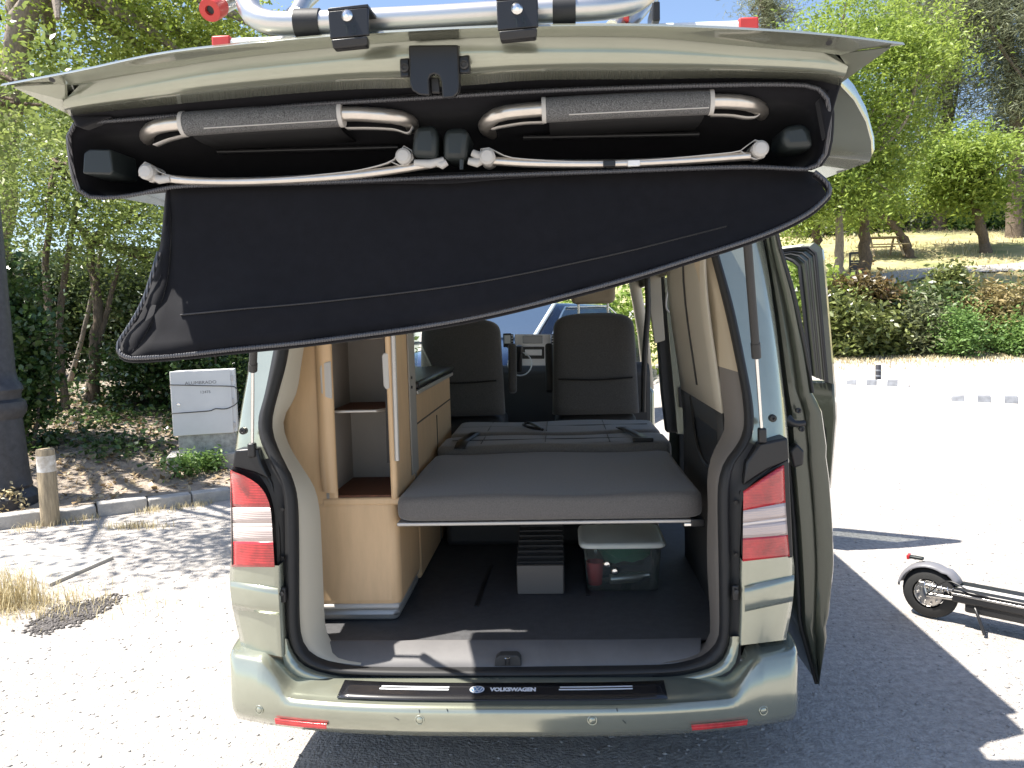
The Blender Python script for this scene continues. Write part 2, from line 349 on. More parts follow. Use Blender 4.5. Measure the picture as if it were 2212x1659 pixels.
cl=.5+.5*np.sin(x*3.1+np.cos(y*2.7)*2)*np.cos(y*3.7-x); k=(rng.uniform(0,1,N)<.3+.7*cl)&(((np.c_[x,y]-K0)@KN)<.05); x,y=x[k],y[k]
sz=.003+.009*rng.uniform(0,1,len(x))**3.4; 
gs=stones('gravel',np.c_[x,y,np.array([hg(a,b) for a,b in zip(x,y)])+sz*.15],sz,M['stone']); gs['label']='loose grey gravel chips scattered over the car park'
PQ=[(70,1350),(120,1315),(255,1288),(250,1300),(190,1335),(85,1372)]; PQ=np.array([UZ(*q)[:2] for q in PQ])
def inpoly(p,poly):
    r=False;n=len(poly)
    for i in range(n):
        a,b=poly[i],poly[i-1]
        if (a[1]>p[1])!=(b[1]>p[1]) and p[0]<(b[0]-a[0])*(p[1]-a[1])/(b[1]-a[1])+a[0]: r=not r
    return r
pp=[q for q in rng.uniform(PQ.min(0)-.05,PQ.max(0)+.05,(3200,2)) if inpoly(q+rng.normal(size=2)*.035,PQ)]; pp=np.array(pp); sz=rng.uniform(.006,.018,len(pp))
ds=stones('shadow_gravel',np.c_[pp,sz*.15],sz,M['shadowstone']); ds['label']='shadow patch laid as darkened stones in the pale gravel at left'  # cast shadow on the gravel drawn with dark stones
# ================================================================== VAN
van=thing('camper_van','sage green camper van with raised tailgate and open sliding door','camper van',(0,4.8,0))
# ---- bumper
def bumpY(x): return 2.565+.11*(abs(x)/.95)**3.2
def bumpZ(x): return .432+.113*sst(.74,.86,abs(x))
def bsec(x):
    Y=bumpY(x); z=bumpZ(x); return [(Y+.30,.30),(Y+.10,.285),(Y+.03,.305),(Y+.006,.345),(Y,.39),(Y+.004,.425),(Y+.012,z-.012),(Y+.028,z-.001),(Y+.05,z+.004),(Y+.09,z+.009),(2.735+.07*sst(.78,.86,abs(x)),z+.014)]
rows=[]
bx=np.concatenate([np.linspace(-.955,-.70,16),np.linspace(-.66,.66,24),np.linspace(.70,.955,16)])
for x in bx: rows.append([(x,a,b) for a,b in bsec(x)])
def endrow(s,ang):
    out=[]; b0=bsec(.955); R=.05
    for a,b in b0: out.append((s*(.955+.045*math.sin(ang)),a+ (1-math.cos(ang))*.10+(.30*max(0,ang-1.2)) ,b))
    return out
endL=[endrow(-1,a) for a in(1.9,1.57,1.2,.8,.4)]; endR=[endrow(1,a) for a in(.4,.8,1.2,1.57,1.9)]
bumper=loft('bumper',endL+rows+endR,'paint',van)
def onface(px,py): # hit of the picture ray with the bumper face
    p=U(px,py,2.57)
    for _ in range(8): p=U(px,py,bumpY(p[0])+.001)
    return p
def facen(x):
    e=1e-3; d=(bumpY(x+e)-bumpY(x-e))/(2*e); n=np.array([d,-1,.06]); return n/np.linalg.norm(n)
for q in((560,1533),(906.5,1555),(1279.5,1556),(1649,1535)):
    c=onface(*q); n=facen(c[0]); rg=lathe('parking_sensor',[(.0165,-.003),(.0165,.0015),(.0150,.003),(.0125,.0025),(.0120,-.001)],c,n,'paint',bumper,24)
    lathe('sensor_cap',[(.0105,-.002),(.0105,.0025),(.0085,.004),(.0001,.0045)],c,n,'paint',rg,20)
for q in([(594,1552),(706,1563),(706,1574),(596,1563)],[(1493,1566),(1615,1554),(1613,1565),(1495,1577)]):
    ps=[onface(*a) for a in q]; n=facen(ps[0][0]); top=rs([ps[0],ps[1]],6,False); bot=rs([ps[3],ps[2]],6,False)
    def fix(p,o): return np.array([p[0],bumpY(p[0])-o,p[2]])
    ro=[[fix(p,-.004) for p in top],[fix(p,.003) for p in top],[fix(p,.003) for p in bot],[fix(p,-.004) for p in bot]]
    loft('reflector',ro,'lens_red',bumper,False,bevel=.001)
for q_ in([(905,1533),(907,1541)],[(1345,1556),(1352,1563)],[(850,1548),(862,1556)],[(1332,1530),(1334,1537)],[(965,1531),(967,1537)]):
    ps_=[onface(*a) for a in q_]; tube('scuff',[p+np.array([0,.001,0]) for p in ps_],.0016,'dark_trim',bumper,5)
# ---- black protector with print
sx0,sx1=-.575,.535
def top(x,t,o=.0025): # t 0 front .. 1 back
    b=bsec(x)[7:]; Yt=bumpY(x)+.020+.105*t; return np.array([x,Yt,float(np.interp(Yt,[q[0] for q in b],[q[1] for q in b]))+o])
pr=loft('sill_protector',[[top(x,t) for x in np.linspace(sx0+.02*(1-t)*0,sx1,30)] for t in np.linspace(0,1,4)],'carbon',bumper,solid=.002)
for a,b in((U(817,1497,2.63)[0],U(968,1499,2.63)[0]),(U(1207,1498,2.63)[0],U(1368,1495,2.63)[0])):
    for t in(.52,.66): loft('stripe',[[top(x,tt,.0046) for x in np.linspace(a+(.0 if t<.6 else .004),b,12)] for tt in(t,t+.075)],'decal',pr,False)
def text(name,s,size,xf,m,parent,ext=0.,bold=.0):
    cu=bpy.data.curves.new(name,'FONT'); cu.body=s; cu.size=size; cu.extrude=ext; cu.offset=bold; cu.align_x='CENTER'; cu.align_y='CENTER'
    t=bpy.data.objects.new('tmp',cu); COL.objects.link(t); dg=bpy.context.evaluated_depsgraph_get(); me=bpy.data.meshes.new_from_object(t.evaluated_get(dg)); bpy.data.objects.remove(t)
    for vtx in me.vertices: vtx.co=xf(vtx.co)
    me.materials.clear(); return fin(name,me,m,parent,fix=False)
xa,xb=U(1056,1500,2.63)[0],U(1160,1500,2.63)[0]
tx=lambda c:top((xa+xb)/2+c[0]*(xb-xa)/.202,.56+c[1]/.105,.0046)
text('lettering','VOLKSWAGEN',.0285,tx,'decal',pr,bold=.0019)
def disc(r0,r1,o,cx,ct,n=32):
    v=[];f=[]
    for k in range(n):
        a=2*math.pi*k/n
        for r in(r0,r1): v.append(top(cx+r*math.cos(a)*1.18,ct+r*math.sin(a)/.105,o))
    for k in range(n): f.append((2*k,2*k+1,(2*k+3)%(2*n),(2*k+2)%(2*n)))
    return v,f
ecx,ect=U(1030,1500,2.63)[0],.56
v,f=disc(.0005,.021,.0045,ecx,ect); em=obj('emblem',v,f,'decalblue',pr)
v,f=disc(.0175,.021,.0058,ecx,ect)
def stroke(a,b,w=.0032):
    a=np.array(a);b=np.array(b); d=(b-a)/np.linalg.norm(b-a); nn=np.array([-d[1],d[0]])*w/2; k=len(v)
    for q in(a+nn,b+nn,b-nn,a-nn): v.append(top(ecx+q[0]*1.18,ect+q[1]/.105,.0058))
    f.append((k,k+1,k+2,k+3))
for a,b in(((-.0075,.016),(0,.001)),((.0075,.016),(0,.001)),((-.0145,.010),(-.0065,-.014)),((-.0065,-.014),(0,-.001)),((0,-.001),(.0065,-.014)),((.0065,-.014),(.0145,.010))): stroke(a,b)
obj('emblem_mark',v,f,'decal',em)
# ---- contours of the opening (left, right), measured on the photograph; depth follows the body
def YB(y): return 2.735+.20*max(0,min(1,(1010-y)/500))     # rear plane leans forward above the lamps
SO={-1:[(606,700),(590,760),(572,850),(558,905),(562,950),(585,1000),(606,1040),(614,1090),(616,1180),(619,1330),(628,1390),(650,1425),(700,1448),(800,1459)],
     1:[(1532,470),(1549,535),(1584,659),(1611,786),(1627,876),(1627,931),(1612,967),(1586,1003),(1578,1040),(1576,1097),(1578,1200),(1578,1340),(1572,1390),(1553,1425),(1505,1445),(1410,1456)]}
SI={-1:[(636,700),(618,760),(596,850),(583,905),(586,945),(606,995),(626,1035),(638,1085),(641,1180),(642,1330),(647,1383),(664,1414),(710,1436),(800,1446)],
     1:[(1518,470),(1536,541),(1569,670),(1594,786),(1607,858),(1611,923),(1598,960),(1569,1000),(1556,1040),(1553,1097),(1555,1200),(1557,1340),(1555,1382),(1537,1412),(1495,1433),(1410,1443)]}
TI={-1:[(665,700),(655,760),(640,850),(613,905),(622,955),(650,1005),(678,1050),(690,1100),(695,1180),(701,1330),(705,1360),(712,1380),(735,1400),(800,1408)],
     1:[(1474,470),(1500,572),(1529,677),(1549,807),(1560,865),(1565,923),(1552,955),(1537,985),(1528,1032),(1529,1097),(1527,1200),(1534,1340),(1532,1371),(1520,1390),(1480,1400),(1410,1408)]}
OU={-1:[(556,640),(540,755),(520,890),(503,1003)],1:[(1622,430),(1650,531),(1672,675),(1688,808),(1700,920),(1705,1000)]}
for D_,k0 in((SO,0),(SI,.012),(TI,.13)): D_[-1]=[mirror(D_[1][0],YB(470)+k0),mirror(D_[1][1],YB(D_[1][1][1])+k0)]+D_[-1][1:]
OU[-1]=[mirror((1622,430),YB(430)+.09),mirror((1650,531),YB(531)+.09)]+OU[-1][1:]
SOa=rs(SO[-1]+[(1097,1461)]+SO[1][::-1],130); SIa=rs(SI[-1]+[(1097,1448)]+SI[1][::-1],130)
So=[U(a,b,YB(b)) for a,b in SOa]; Si=[U(a,b,YB(b)+.012) for a,b in SIa]; mid=[(p+q)/2+np.array([0,-.016,0]) for p,q in zip(So,Si)]
loft('door_seal',[[p+np.array([0,.03,0]) for p in So],So,mid,Si,[p+np.array([0,.03,0]) for p in Si]],'rubber',van)
LFo=rs([(604,1380),(610,1420),(626,1450),(670,1467),(780,1475),(1097,1479),(1430,1473),(1530,1464),(1578,1445),(1594,1412),(1597,1375)],60); LFi=rs([(622,1380),(632,1408),(655,1436),(705,1455),(800,1465),(1097,1467),(1410,1463),(1500,1453),(1553,1432),(1572,1402),(1577,1375)],60)
loft('lower_frame',[[U(a,b,2.752) for a,b in LFi],[U(a,b,2.738) for a,b in LFi],[U(a,b,2.722) for a,b in LFo],[U(a,b+4,2.74) for a,b in LFo]],'paint',van)
nC=46
for s in(-1,1):
    si_=rs(SI[s],nC); ti_=rs(TI[s],nC)
    Si=[U(a,b,YB(b)+.012) for a,b in si_]
    Ti=[U(a,b,YB(b)+.13) for a,b in ti_]
    m1=[p*.6+q*.4+np.array([0,-.012,0]) for p,q in zip(Si,Ti)]
    r1=[p+np.array([0,.028,0]) for p in Si]
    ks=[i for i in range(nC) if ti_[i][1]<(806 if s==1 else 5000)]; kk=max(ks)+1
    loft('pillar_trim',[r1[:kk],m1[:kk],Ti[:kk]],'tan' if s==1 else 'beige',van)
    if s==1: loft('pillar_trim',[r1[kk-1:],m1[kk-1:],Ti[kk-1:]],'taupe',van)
    # outer painted pillar above the lamp
    if s==-1: inn=[mirror((1520,430),YB(430)+.004),mirror((1549,535),YB(535)+.004),(590,760),(572,850),(558,905),(562,950),(580,990)]; ydep=lambda b:YB(b)+.03
    else: inn=[(1520,430),(1549,535),(1584,659),(1611,786),(1627,876),(1627,931),(1618,955)]
    a=[U(p,q,YB(q)+.004) for p,q in rs(inn,24)]; ou=rs(OU[s],24); c=[U(p,q,YB(q)+.09) for p,q in ou]
    md=[(p*.5+q*.5)+np.array([0,-.012,0]) for p,q in zip(a,c)]; m2=[(p*.25+q*.75)+np.array([0,-.024,0]) for p,q in zip(a,c)]
    c2=[p+np.array([s*.012,.04,0]) for p in c]; c3=[p+np.array([s*.03,.30,0]) for p in c]
    loft('rear_pillar',[a,md,m2,c,c2,c3],'paint',van)
    # body jamb between seal and lamp
    jb={-1:[(562,950),(585,1000),(606,1040),(614,1090),(616,1180),(619,1330),(628,1390),(650,1425),(720,1452),(800,1462)],1:[(1618,955),(1586,1003),(1578,1040),(1576,1097),(1578,1200),(1578,1340),(1572,1390),(1553,1425),(1490,1449),(1410,1459)]}[s]
    jo={-1:[(520,985),(570,1040),(590,1090),(596,1150),(600,1230),(612,1410),(616,1440),(640,1468),(720,1478),(800,1482)],1:[(1700,985),(1630,1040),(1605,1075),(1600,1150),(1597,1230),(1600,1380),(1598,1430),(1570,1462),(1490,1474),(1410,1480)]}[s]
    ja=[U(p,q,YB(q)+.012) for p,q in rs(jb,40)]; jc=[U(p,q,2.735) for p,q in rs(jo,40)]; jm=[(p+q)/2+np.array([0,.022,0]) for p,q in zip(ja,jc)]
    loft('door_jamb',[ja,jm,jc],'dark_trim',van)
    # body panel below the lamp, wraps the corner
    if s==-1: inn=[(602,1222),(604,1272),(606,1329),(611,1420)]; out=[(498,1214),(496,1258),(503,1316),(522,1400)]
    else: inn=[(1604,1212),(1603,1265),(1603,1325),(1600,1394)]; out=[(1712,1195),(1716,1232),(1712,1300),(1698,1382)]
    pi=rs(inn,14); po=rs(out,14); cols=[]
    for k,t in enumerate(np.linspace(0,1,9)):
        col=[]
        for (a0,b0),(a1,b1) in zip(pi,po):
            x_=a0+(a1-a0)*t; y_=b0+(b1-b0)*t; col.append(U(x_,y_,2.70+.06*t**2.6))
        cols.append(col)
    cols=[[p+np.array([0,.05,0]) for p in cols[0]]]+cols+[[p+np.array([s*.004,.08,0]) for p in cols[-1]],[p+np.array([s*.008,.30,0]) for p in cols[-1]]]
    qp=loft('quarter_panel',cols,'paint',van)
    # raised protective strip
    if s==-1: q=[(602,1272),(497,1256),(502,1316),(606,1329)]
    else: q=[(1606,1268),(1716,1244),(1713,1299),(1607,1322)]
    rr=[]
    for tv in np.linspace(0,1,5):
        rr.append([U(*( (1-tv)*((1-t)*np.array(q[0])+t*np.array(q[1]))+tv*((1-t)*np.array(q[3])+t*np.array(q[2])) ),2.692-.006*math.sin(math.pi*tv)+.06*t**2.6) for t in np.linspace(.02,1,10)])
    rr=[[p+np.array([0,.012,0]) for p in rr[0]]]+rr+[[p+np.array([0,.012,0]) for p in rr[-1]]]
    loft('protective_strip',rr,'paint',qp)
    # tail lamp
    if s==-1:
        L=lambda y:497+ (y-1017)*.015; R_=lambda y:np.interp(y,[1017,1030,1045,1062,1085,1110,1224],[500,534,556,571,581,586,593]); ys_=[1017,1096,1131,1139,1170,1225]; sk_=lambda t,y:(t*0)
        hs=[(505,985),(560,992),(583,1040),(592,1085),(600,1150),(603,1224),(593,1224),(586,1110),(571,1062),(534,1030),(497,1017)]
        rows_=lambda y0,y1,n:[[ (L(y)+(max(R_(y),L(y)+2)-L(y))*(1-t), y+ (1-t)*0.0) for t in np.linspace(0,1,8)] for y in np.linspace(y0,y1,n)]
    else:
        xl=lambda v_:1606-2*v_; xr=lambda v_:1698+13*v_
        _v=[0,.265,.44,.475,.665,1]; yl=lambda v_:float(np.interp(v_,_v,[1063,1103,1130,1136,1163,1213])); yr=lambda v_:float(np.interp(v_,_v,[1001,1085,1117,1124,1155,1201]))
        hs=None; vv=[0,.265,.44,.475,.665,1]
        rows_=lambda v0,v1,n:[[ (xl(v)+(xr(v)-xl(v))*t, yl(v)+(yr(v)-yl(v))*(t if v>.2 else t)) for t in np.linspace(0,1,8)] for v in np.linspace(v0,v1,n)]
        ys_=vv
    lampY=lambda t:2.700+.055*t**2.6
    lamp=None
    for i,(nm,mm) in enumerate((('red_lens','lens_red'),('clear_lens','lens_clear'),('lens_band','lens_band'),('clear_lens','lens_clear'),('red_lens','lens_red'))):
        rws=rows_(ys_[i],ys_[i+1],9 if i in(0,4) else 4); pts=[]
        for r in rws: pts.append([U(a,b,lampY(j/7)-.004) for j,(a,b) in enumerate(r)])
        if i==0:
            # housing = black surround
            bk={-1:[(497,1012),(520,985),(566,1000),(588,1045),(598,1090),(604,1150),(607,1228),(499,1222)],1:[(1600,1216),(1598,1150),(1597,1062),(1620,1040),(1660,1015),(1704,990),(1714,1205)]}[s]
            lamp=prism('tail_lamp',[U(a,b,2.745) for a,b in bk],(0,.08,0),'black',van,.006)
        pts=[[p+np.array([0,.012,0]) for p in pts[0]]]+pts+[[p+np.array([0,.012,0]) for p in pts[-1]]]
        if s==-1: pts=[r for r in pts]
        loft(nm,[r+[r[-1]+np.array([s*.006,.14,0])] for r in pts],mm,lamp)
    # black ledge above the lamp
    lg={-1:[(506,972),(556,968),(563,1000),(580,1035),(548,1022),(500,1010)],1:[(1640,958),(1702,945),(1706,992),(1660,1014),(1606,1050),(1612,1000)]}[s]
    prism('lamp_ledge',[U(a,b,2.725) for a,b in lg],(0,.12,0),'black',van,.008)
    # hinge stud
    c={-1:(533,928),1:(1664,901)}[s]; c=U(*c,2.78); st=lathe('bump_stop',[(.013,-.01),(.013,.006),(.011,.012),(.004,.013),(.0001,.009)],c-np.array([0,.03,0]),(0,-1,0),'black',van,18)
    # gas strut
    b0,b1,b2=({-1:(U(545,972,2.73),U(546,800,2.70),U(552,640,2.55)),1:(U(1646,940,2.73),U(1634,772,2.68),U(1608,440,2.50))})[s]
    g=tube('gas_strut',[b1,b2],.0135,'dark_trim',van,14); tube('strut_rod',[b0,b1],.0055,'chrome',g,10); box('strut_foot',b0,(.026,.03,.05),'black',g,.006)
    tube('strut_collar',[b1+(b0-b1)*.0,b1+(b2-b1)*.10],.0155,'dark_trim',g,14)
    # door latch striker on the jamb
    c={-1:U(694/2.458*0+612,1284,2.72),1:U(1588,1280,2.715)}[s]
    j=box('jamb_buffer',c,(.022,.02,.055),'black',van,.005); lathe('screw',[(.008,-.004),(.008,.006),(.0001,.007)],c+np.array([0,-.014,.008]),(0,-1,0),'dark_trim',j,12)
    for yy in((1100,1205) if s==-1 else (1085,1198)):
        xx=610 if s==-1 else 1590
        lathe('plug',[(.007,-.004),(.007,.004),(.0001,.004)],U(xx,yy,2.742),(0,-1,0),'black',van,12)
# ---- sill and floor
sl1=[(690,1440),(900,1446),(1097,1448),(1300,1446),(1512,1436)]; sl2=[(700,1385),(900,1384),(1097,1383),(1300,1382),(1514,1378)]
r0=[U(a,b,2.765) for a,b in rs(sl1,20)]; r1=[U(a,b,2.80)+np.array([0,0,.0]) for a,b in rs([(a,b*.62+c*.38) for (a,b),(_,c) in zip(sl1,sl2)],20)]
r2=[U(a,b,2.86) for a,b in rs(sl2,20)]; r3=[np.array([p[0],p[1]+.02,.522]) for p in r2]
sill=loft('load_sill',[[p-np.array([0,-.01,.05]) for p in r0],r0,r1,r2,r3],'sill',van)
lk=prism('lock_striker',[U(a,b,2.775) for a,b in((1068,1440),(1070,1424),(1080,1416),(1118,1416),(1125,1425),(1126,1440))],(0,.04,0),'dark_trim',van,.004)
tube('striker_loop',[U(1092,1436,2.77),U(1092,1422,2.75),U(1100,1422,2.75),U(1100,1436,2.77)],.003,'chrome',lk,8)
obj('van_floor',[(-.86,2.87,.5215),(.86,2.87,.5215),(.86,6.2,.5215),(-.86,6.2,.5215)],[(0,1,2,3)],'floor',van)
box('floor_rail',(-.155,3.5,.5235),(.018,.55,.004),'black',van,rz=-.02); box('floor_rail',(.30,3.62,.5235),(.018,.55,.004),'black',van)
# ---- shell: sides, roof, underside
PRF=[(.93,.20),(.945,.30),(.955,.36),(.985,.55),(.99,.85),(.985,1.05),(.95,1.18),(.90,1.55),(.84,1.94),(.78,2.05),(.70,2.09)]
def xs_at(z): return float(np.interp(z,[b for a,b in PRF],[a for a,b in PRF]))
def wall(name,s,y0,y1,z0,z1,m='paint',off=0,th=.035,n=9,yn=2):
    rows=[[(s*(xs_at(z)-off),y,z) for z in np.linspace(z0,z1,n)] for y in np.linspace(y0,y1,yn)]
    return loft(name,rows,m,van,solid=th)
def pane(s,y0,y1,z0,z1,m='darkglass'): return wall('side_window',s,y0,y1,z0,z1,m,.01,.005)
L_=3.0
wall('side_panel',-1,L_,5.05,.20,1.16); wall('side_panel',-1,2.83,5.05,1.90,2.085); wall('window_pillar',-1,2.98,3.12,1.16,1.90); wall('window_pillar',-1,3.95,4.05,1.16,1.90); wall('window_pillar',-1,5.05,5.2,.3,2.085)
pane(-1,3.12,3.95,1.16,1.90); pane(-1,4.05,5.05,1.16,1.90)
wall('driver_door',-1,5.2,6.2,.34,1.13); pane(-1,5.2,6.25,1.13,1.86,'glass'); wall('roof_rail',-1,5.2,6.35,1.86,2.085)
wall('side_panel',1,L_,3.92,.30,1.16); wall('side_panel',1,L_,5.2,1.92,2.085); wall('window_pillar',1,L_,3.08,1.16,1.92); wall('window_pillar',1,3.86,3.92,1.16,1.92); pane(1,3.08,3.86,1.16,1.92)
wall('door_sill',1,3.92,6.3,.28,.40); wall('roof_rail',1,5.2,6.35,1.90,2.085)
rows=[[(x,y,2.085+.03*(1-(x/.72)**2)) for x in np.linspace(-.72,.72,9)] for y in(2.80,3.4,5.0,6.3)]
loft('roof',rows,'paint',van,solid=.03)
rows=[[(x,y,2.03) for x in(-.78,0,.78)] for y in(2.95,6.25)]; loft('headliner',rows,'beige',van,solid=.01)
box('roof_end_trim',(0,2.93,2.03),(1.50,.22,.07),'beige',van,.015)
prism('front_end',[(s_,y_,z_) for s_,y_,z_ in((-.93,6.9,.3),(-.93,7.35,.35),(-.93,7.42,.75),(-.93,7.25,.98),(-.93,6.75,1.12),(-.93,6.35,1.12),(-.93,6.35,.3))],(1.86,0,0),'paint',van,.04)
loft('windscreen',[[(x,6.86-.12*(x/.85)**2,1.10) for x in np.linspace(-.85,.85,9)],[(x*.86,6.28-.06*(x/.85)**2,2.0) for x in np.linspace(-.85,.85,9)]],'glass',van)
for s in(-1,1): tube('windscreen_pillar',[(s*.93,6.80,1.08),(s*.86,6.5,1.55),(s*.76,6.22,2.04)],.045,'beige',van,10)
box('rear_light_blocker',(0,3.0,.42),(1.84,.30,.16),'black',van,.01)  # unseen block added to stop sunlight leaking under the bumper
box('underbody',(0,5.0,.33),(1.5,3.6,.06),'black',van)
aw=box('unseen_awning',(.90,4.5,2.06),(.26,2.7,.09),'alu',van,.02)  # unseen awning, added and widened to push the van's shadow edge outward
for s in(-1,1):
    for yy in(3.7,6.65):
        w=lathe('wheel',[(.20,-.08),(.31,-.08),(.33,-.05),(.33,.05),(.31,.08),(.20,.08)],(s*.875,yy,.33),(1,0,0),'tyre',van,28); lathe('rim',[(.0001,-.05),(.19,-.06),(.21,-.09)] if s<0 else [(.0001,.05),(.19,.06),(.21,.09)],(s*.875,yy,.33),(1,0,0),'alu',w,20)
# things seen under the bumper
tube('exhaust_pipe',rs([(.14,2.75,.27),(.17,2.72,.255),(.20,2.72,.255),(.23,2.73,.262),(.26,2.72,.255),(.30,2.73,.262),(.32,2.75,.27)],20),.006,'chrome',van,8)
tube('tow_eye',[(.43,2.78,.285),(.45,2.74,.262),(.48,2.735,.258),(.51,2.74,.262),(.53,2.78,.285)],.007,'dark_trim',van,8)
# ---- sliding door, pushed back along the right side
din=[(1640,440),(1648,531),(1670,675),(1686,808),(1697,891),(1703,997),(1716,1146),(1724,1280),(1727,1344),(1764,1473)]
dou=[(1662,440),(1682,531),(1714,639),(1740,765),(1754,858),(1772,877),(1785,970),(1783,985),(1790,1035),(1797,1128),(1800,1221),(1788,1340),(1780,1363),(1786,1381),(1768,1475)]
di=[U(a,b,3.06) for a,b in rs(din,44,False)]; do=[U(a,b,3.0) for a,b in rs(dou,44,False)]
cols=[[p+np.array([.0,1.06,0]) for p in di],di]
for t in(.12,.3,.5,.53,.7,.88): cols.append([a*(1-t)+b*t+np.array([0,{.12:-.035,.3:-.03,.5:-.012,.53:-.02,.7:-.02,.88:-.012}[t],0]) for a,b in zip(di,do)])
cols+= [do,[p+np.array([.006,.012,0]) for p in do],[p+np.array([.016,.25,0]) for p in do],[p+np.array([.016,1.10,0]) for p in do]]
sd=loft('sliding_door',cols,'paint_shade',van,False)
try: sd.data.shade_smooth(); sd.data.set_sharp_from_angle(angle=.7)
except Exception: pass
tube('edge_seal',[p+np.array([.003,-.006,0]) for p in do[:18]],.006,'rubber',sd,8)
tube('edge_seal',[p+np.array([-.002,-.01,0]) for p in di],.009,'rubber',sd,8)
hk=tube('roller_arm',rs([U(1700,905,2.93),U(1715,915,2.92),U(1738,914,2.93)],8),[.02,.018,.015,.013,.012,.011,.011,.011],'black',sd,10)
for q in((1725,887),(1732,927)): lathe('screw',[(.010,-.01),(.010,.004),(.006,.005),(.0001,.002)],U(*q,2.965),(0,-1,0),'black',sd,14)
prism('lock_block',[U(a,b,2.96) for a,b in((1706,975),(1722,958),(1738,975),(1736,1005),(1715,1012))],(0,.05,0),'black',sd,.008)
# ---- front passenger door, standing open
h0=np.array([1.0,6.22]); h1=np.array([2.07,5.66]); dd=h1-h0
def dp(t,z,o=0):
    q=h0+dd*t; nn=np.array([-dd[1],dd[0]])/np.linalg.norm(dd); q=q-nn*0+np.array([dd[1],-dd[0]])/np.linalg.norm(dd)*o; return np.array([q[0]-.06*sst(1.1,2.1,z),q[1],z])
def ring(o): # window frame profile offsets
    outer=[(0,1.18),(.02,1.6),(.30,2.10),(.95,2.15),(.985,2.10),(1.0,1.18)]; inner=[(.08,1.24),(.10,1.58),(.33,2.02),(.80,2.06),(.86,2.0),(.88,1.24)]
    return outer,inner
outer,inner=ring(0); fd=prism('front_door',[dp(t,z) for t,z in((0,.36),(.03,1.20),(1.0,1.20),(1.01,.95),(.98,.45),(.93,.36))],np.array([dd[1],-dd[0],0])*(-.07),'paint_shade',van,.012)
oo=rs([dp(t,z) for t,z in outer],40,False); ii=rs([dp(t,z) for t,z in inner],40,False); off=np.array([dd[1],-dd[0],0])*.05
loft('window_frame',[oo-off,oo,oo*.66+ii*.34+off*.3,oo*.6+ii*.4-off*.1,ii*.8+oo*.2+off*.2,ii,ii-off],'paint_shade',fd,False)
for k_ in(.35,.55,.72): tube('frame_groove',oo*(1-k_)+ii*k_+off*.28,.006,'dark_trim',fd,6)
tube('window_seal',ii+off*.1,.014,'rubber',fd,8); tube('edge_seal',oo*.75+ii*.25+off*.4,.008,'rubber',fd,8)
obj('door_glass',[dp(t,z) for t,z in inner],[tuple(range(len(inner)))],'glass',fd)
prism('door_card',[dp(t,z,.03) for t,z in((.1,.5),(.1,1.06),(.9,1.06),(.9,.5))],np.array([dd[1],-dd[0],0])*.03,'dark_trim',fd,.01)
# ---- interior: right wall
def panel(name,px,m,parent=van,X=None,th=(.015,0,0),bevel=0):
    pts=[]
    for q in px:
        d=ray(q[0],q[1]); pts.append(CAM+d*((q[2])/d[1]))
    return prism(name,pts,th,m,parent,bevel)
rw=[[(.795-.07*sst(1.15,1.9,z),y,z) for z in np.linspace(.52,2.05,16)] for y in np.linspace(2.93,3.92,8)]
up=[[p for p in r if p[2]>=1.27] for r in rw]; lo=[[p for p in r if p[2]<=1.38] for r in rw]
loft('upper_wall_trim',up,'beige',van,solid=.01); lw_=loft('lower_wall_trim',lo,'dark_trim',van,solid=.01)
loft('pillar_gap',[[(.787-.07*sst(1.15,1.9,z),3.38+o,z) for z in np.linspace(1.40,2.0,8)] for o in(0,.025)],'dark_trim',van,solid=.004)
prism('wall_recess',[(.786,y,z) for y,z in((3.05,1.10),(3.05,1.34),(3.55,1.40),(3.62,1.34),(3.45,1.12),(3.2,1.07))],(.006,0,0),'black',lw_)
tube('recess_rim',rs([(.782,3.05,1.11),(.782,3.3,1.09),(.782,3.5,1.16),(.782,3.63,1.33)],14),.008,'black',lw_,8)
vg=box('vent_grille',(.776,3.10,.80),(.006,.16,.26),'dark_trim',van,.003)
for k in range(14): box('vent_slat',(.772,3.10,.685+k*.0175),(.006,.14,.006),'sill',vg)
# middle pillar at the sliding opening
bp_=prism('middle_pillar',[U(a,b,5.12) for a,b in((1402,480),(1428,480),(1440,640),(1462,850),(1466,935),(1440,935),(1430,850),(1414,640))],(0,.10,0),'dark_trim',van,.01)
prism('pillar_face',[U(a,b,5.07) for a,b in((1434,600),(1450,600),(1488,938),(1463,938))],(0,.03,0),'paint',van,.004)
prism('pillar_cover',[U(a,b,5.08) for a,b in((1385,480),(1422,480),(1430,640),(1437,735),(1414,742),(1400,640))],(0,.03,0),'beige',van,.006)
pl=prism('contact_plate',[U(a,b,5.055) for a,b in((1465,838),(1482,832),(1487,882),(1468,880))],(0,.02,0),'black',van,.003)
for k in range(3): box('contact_pin',U(1474,852+k*7,5.05),(.008,.01,.008),'chrome',pl)
tube('door_cable',rs([U(1452,600,5.0),U(1440,640,5.0),U(1440,668,5.0),U(1452,672,5.0),U(1460,640,5.0)],16),.006,'greyplast',van,8)
tube('seat_belt',rs([U(1396,560,5.0),U(1400,660,5.0),U(1396,720,5.0),U(1392,790,5.0),U(1390,890,5.0)],16),.018,'black',van,8)
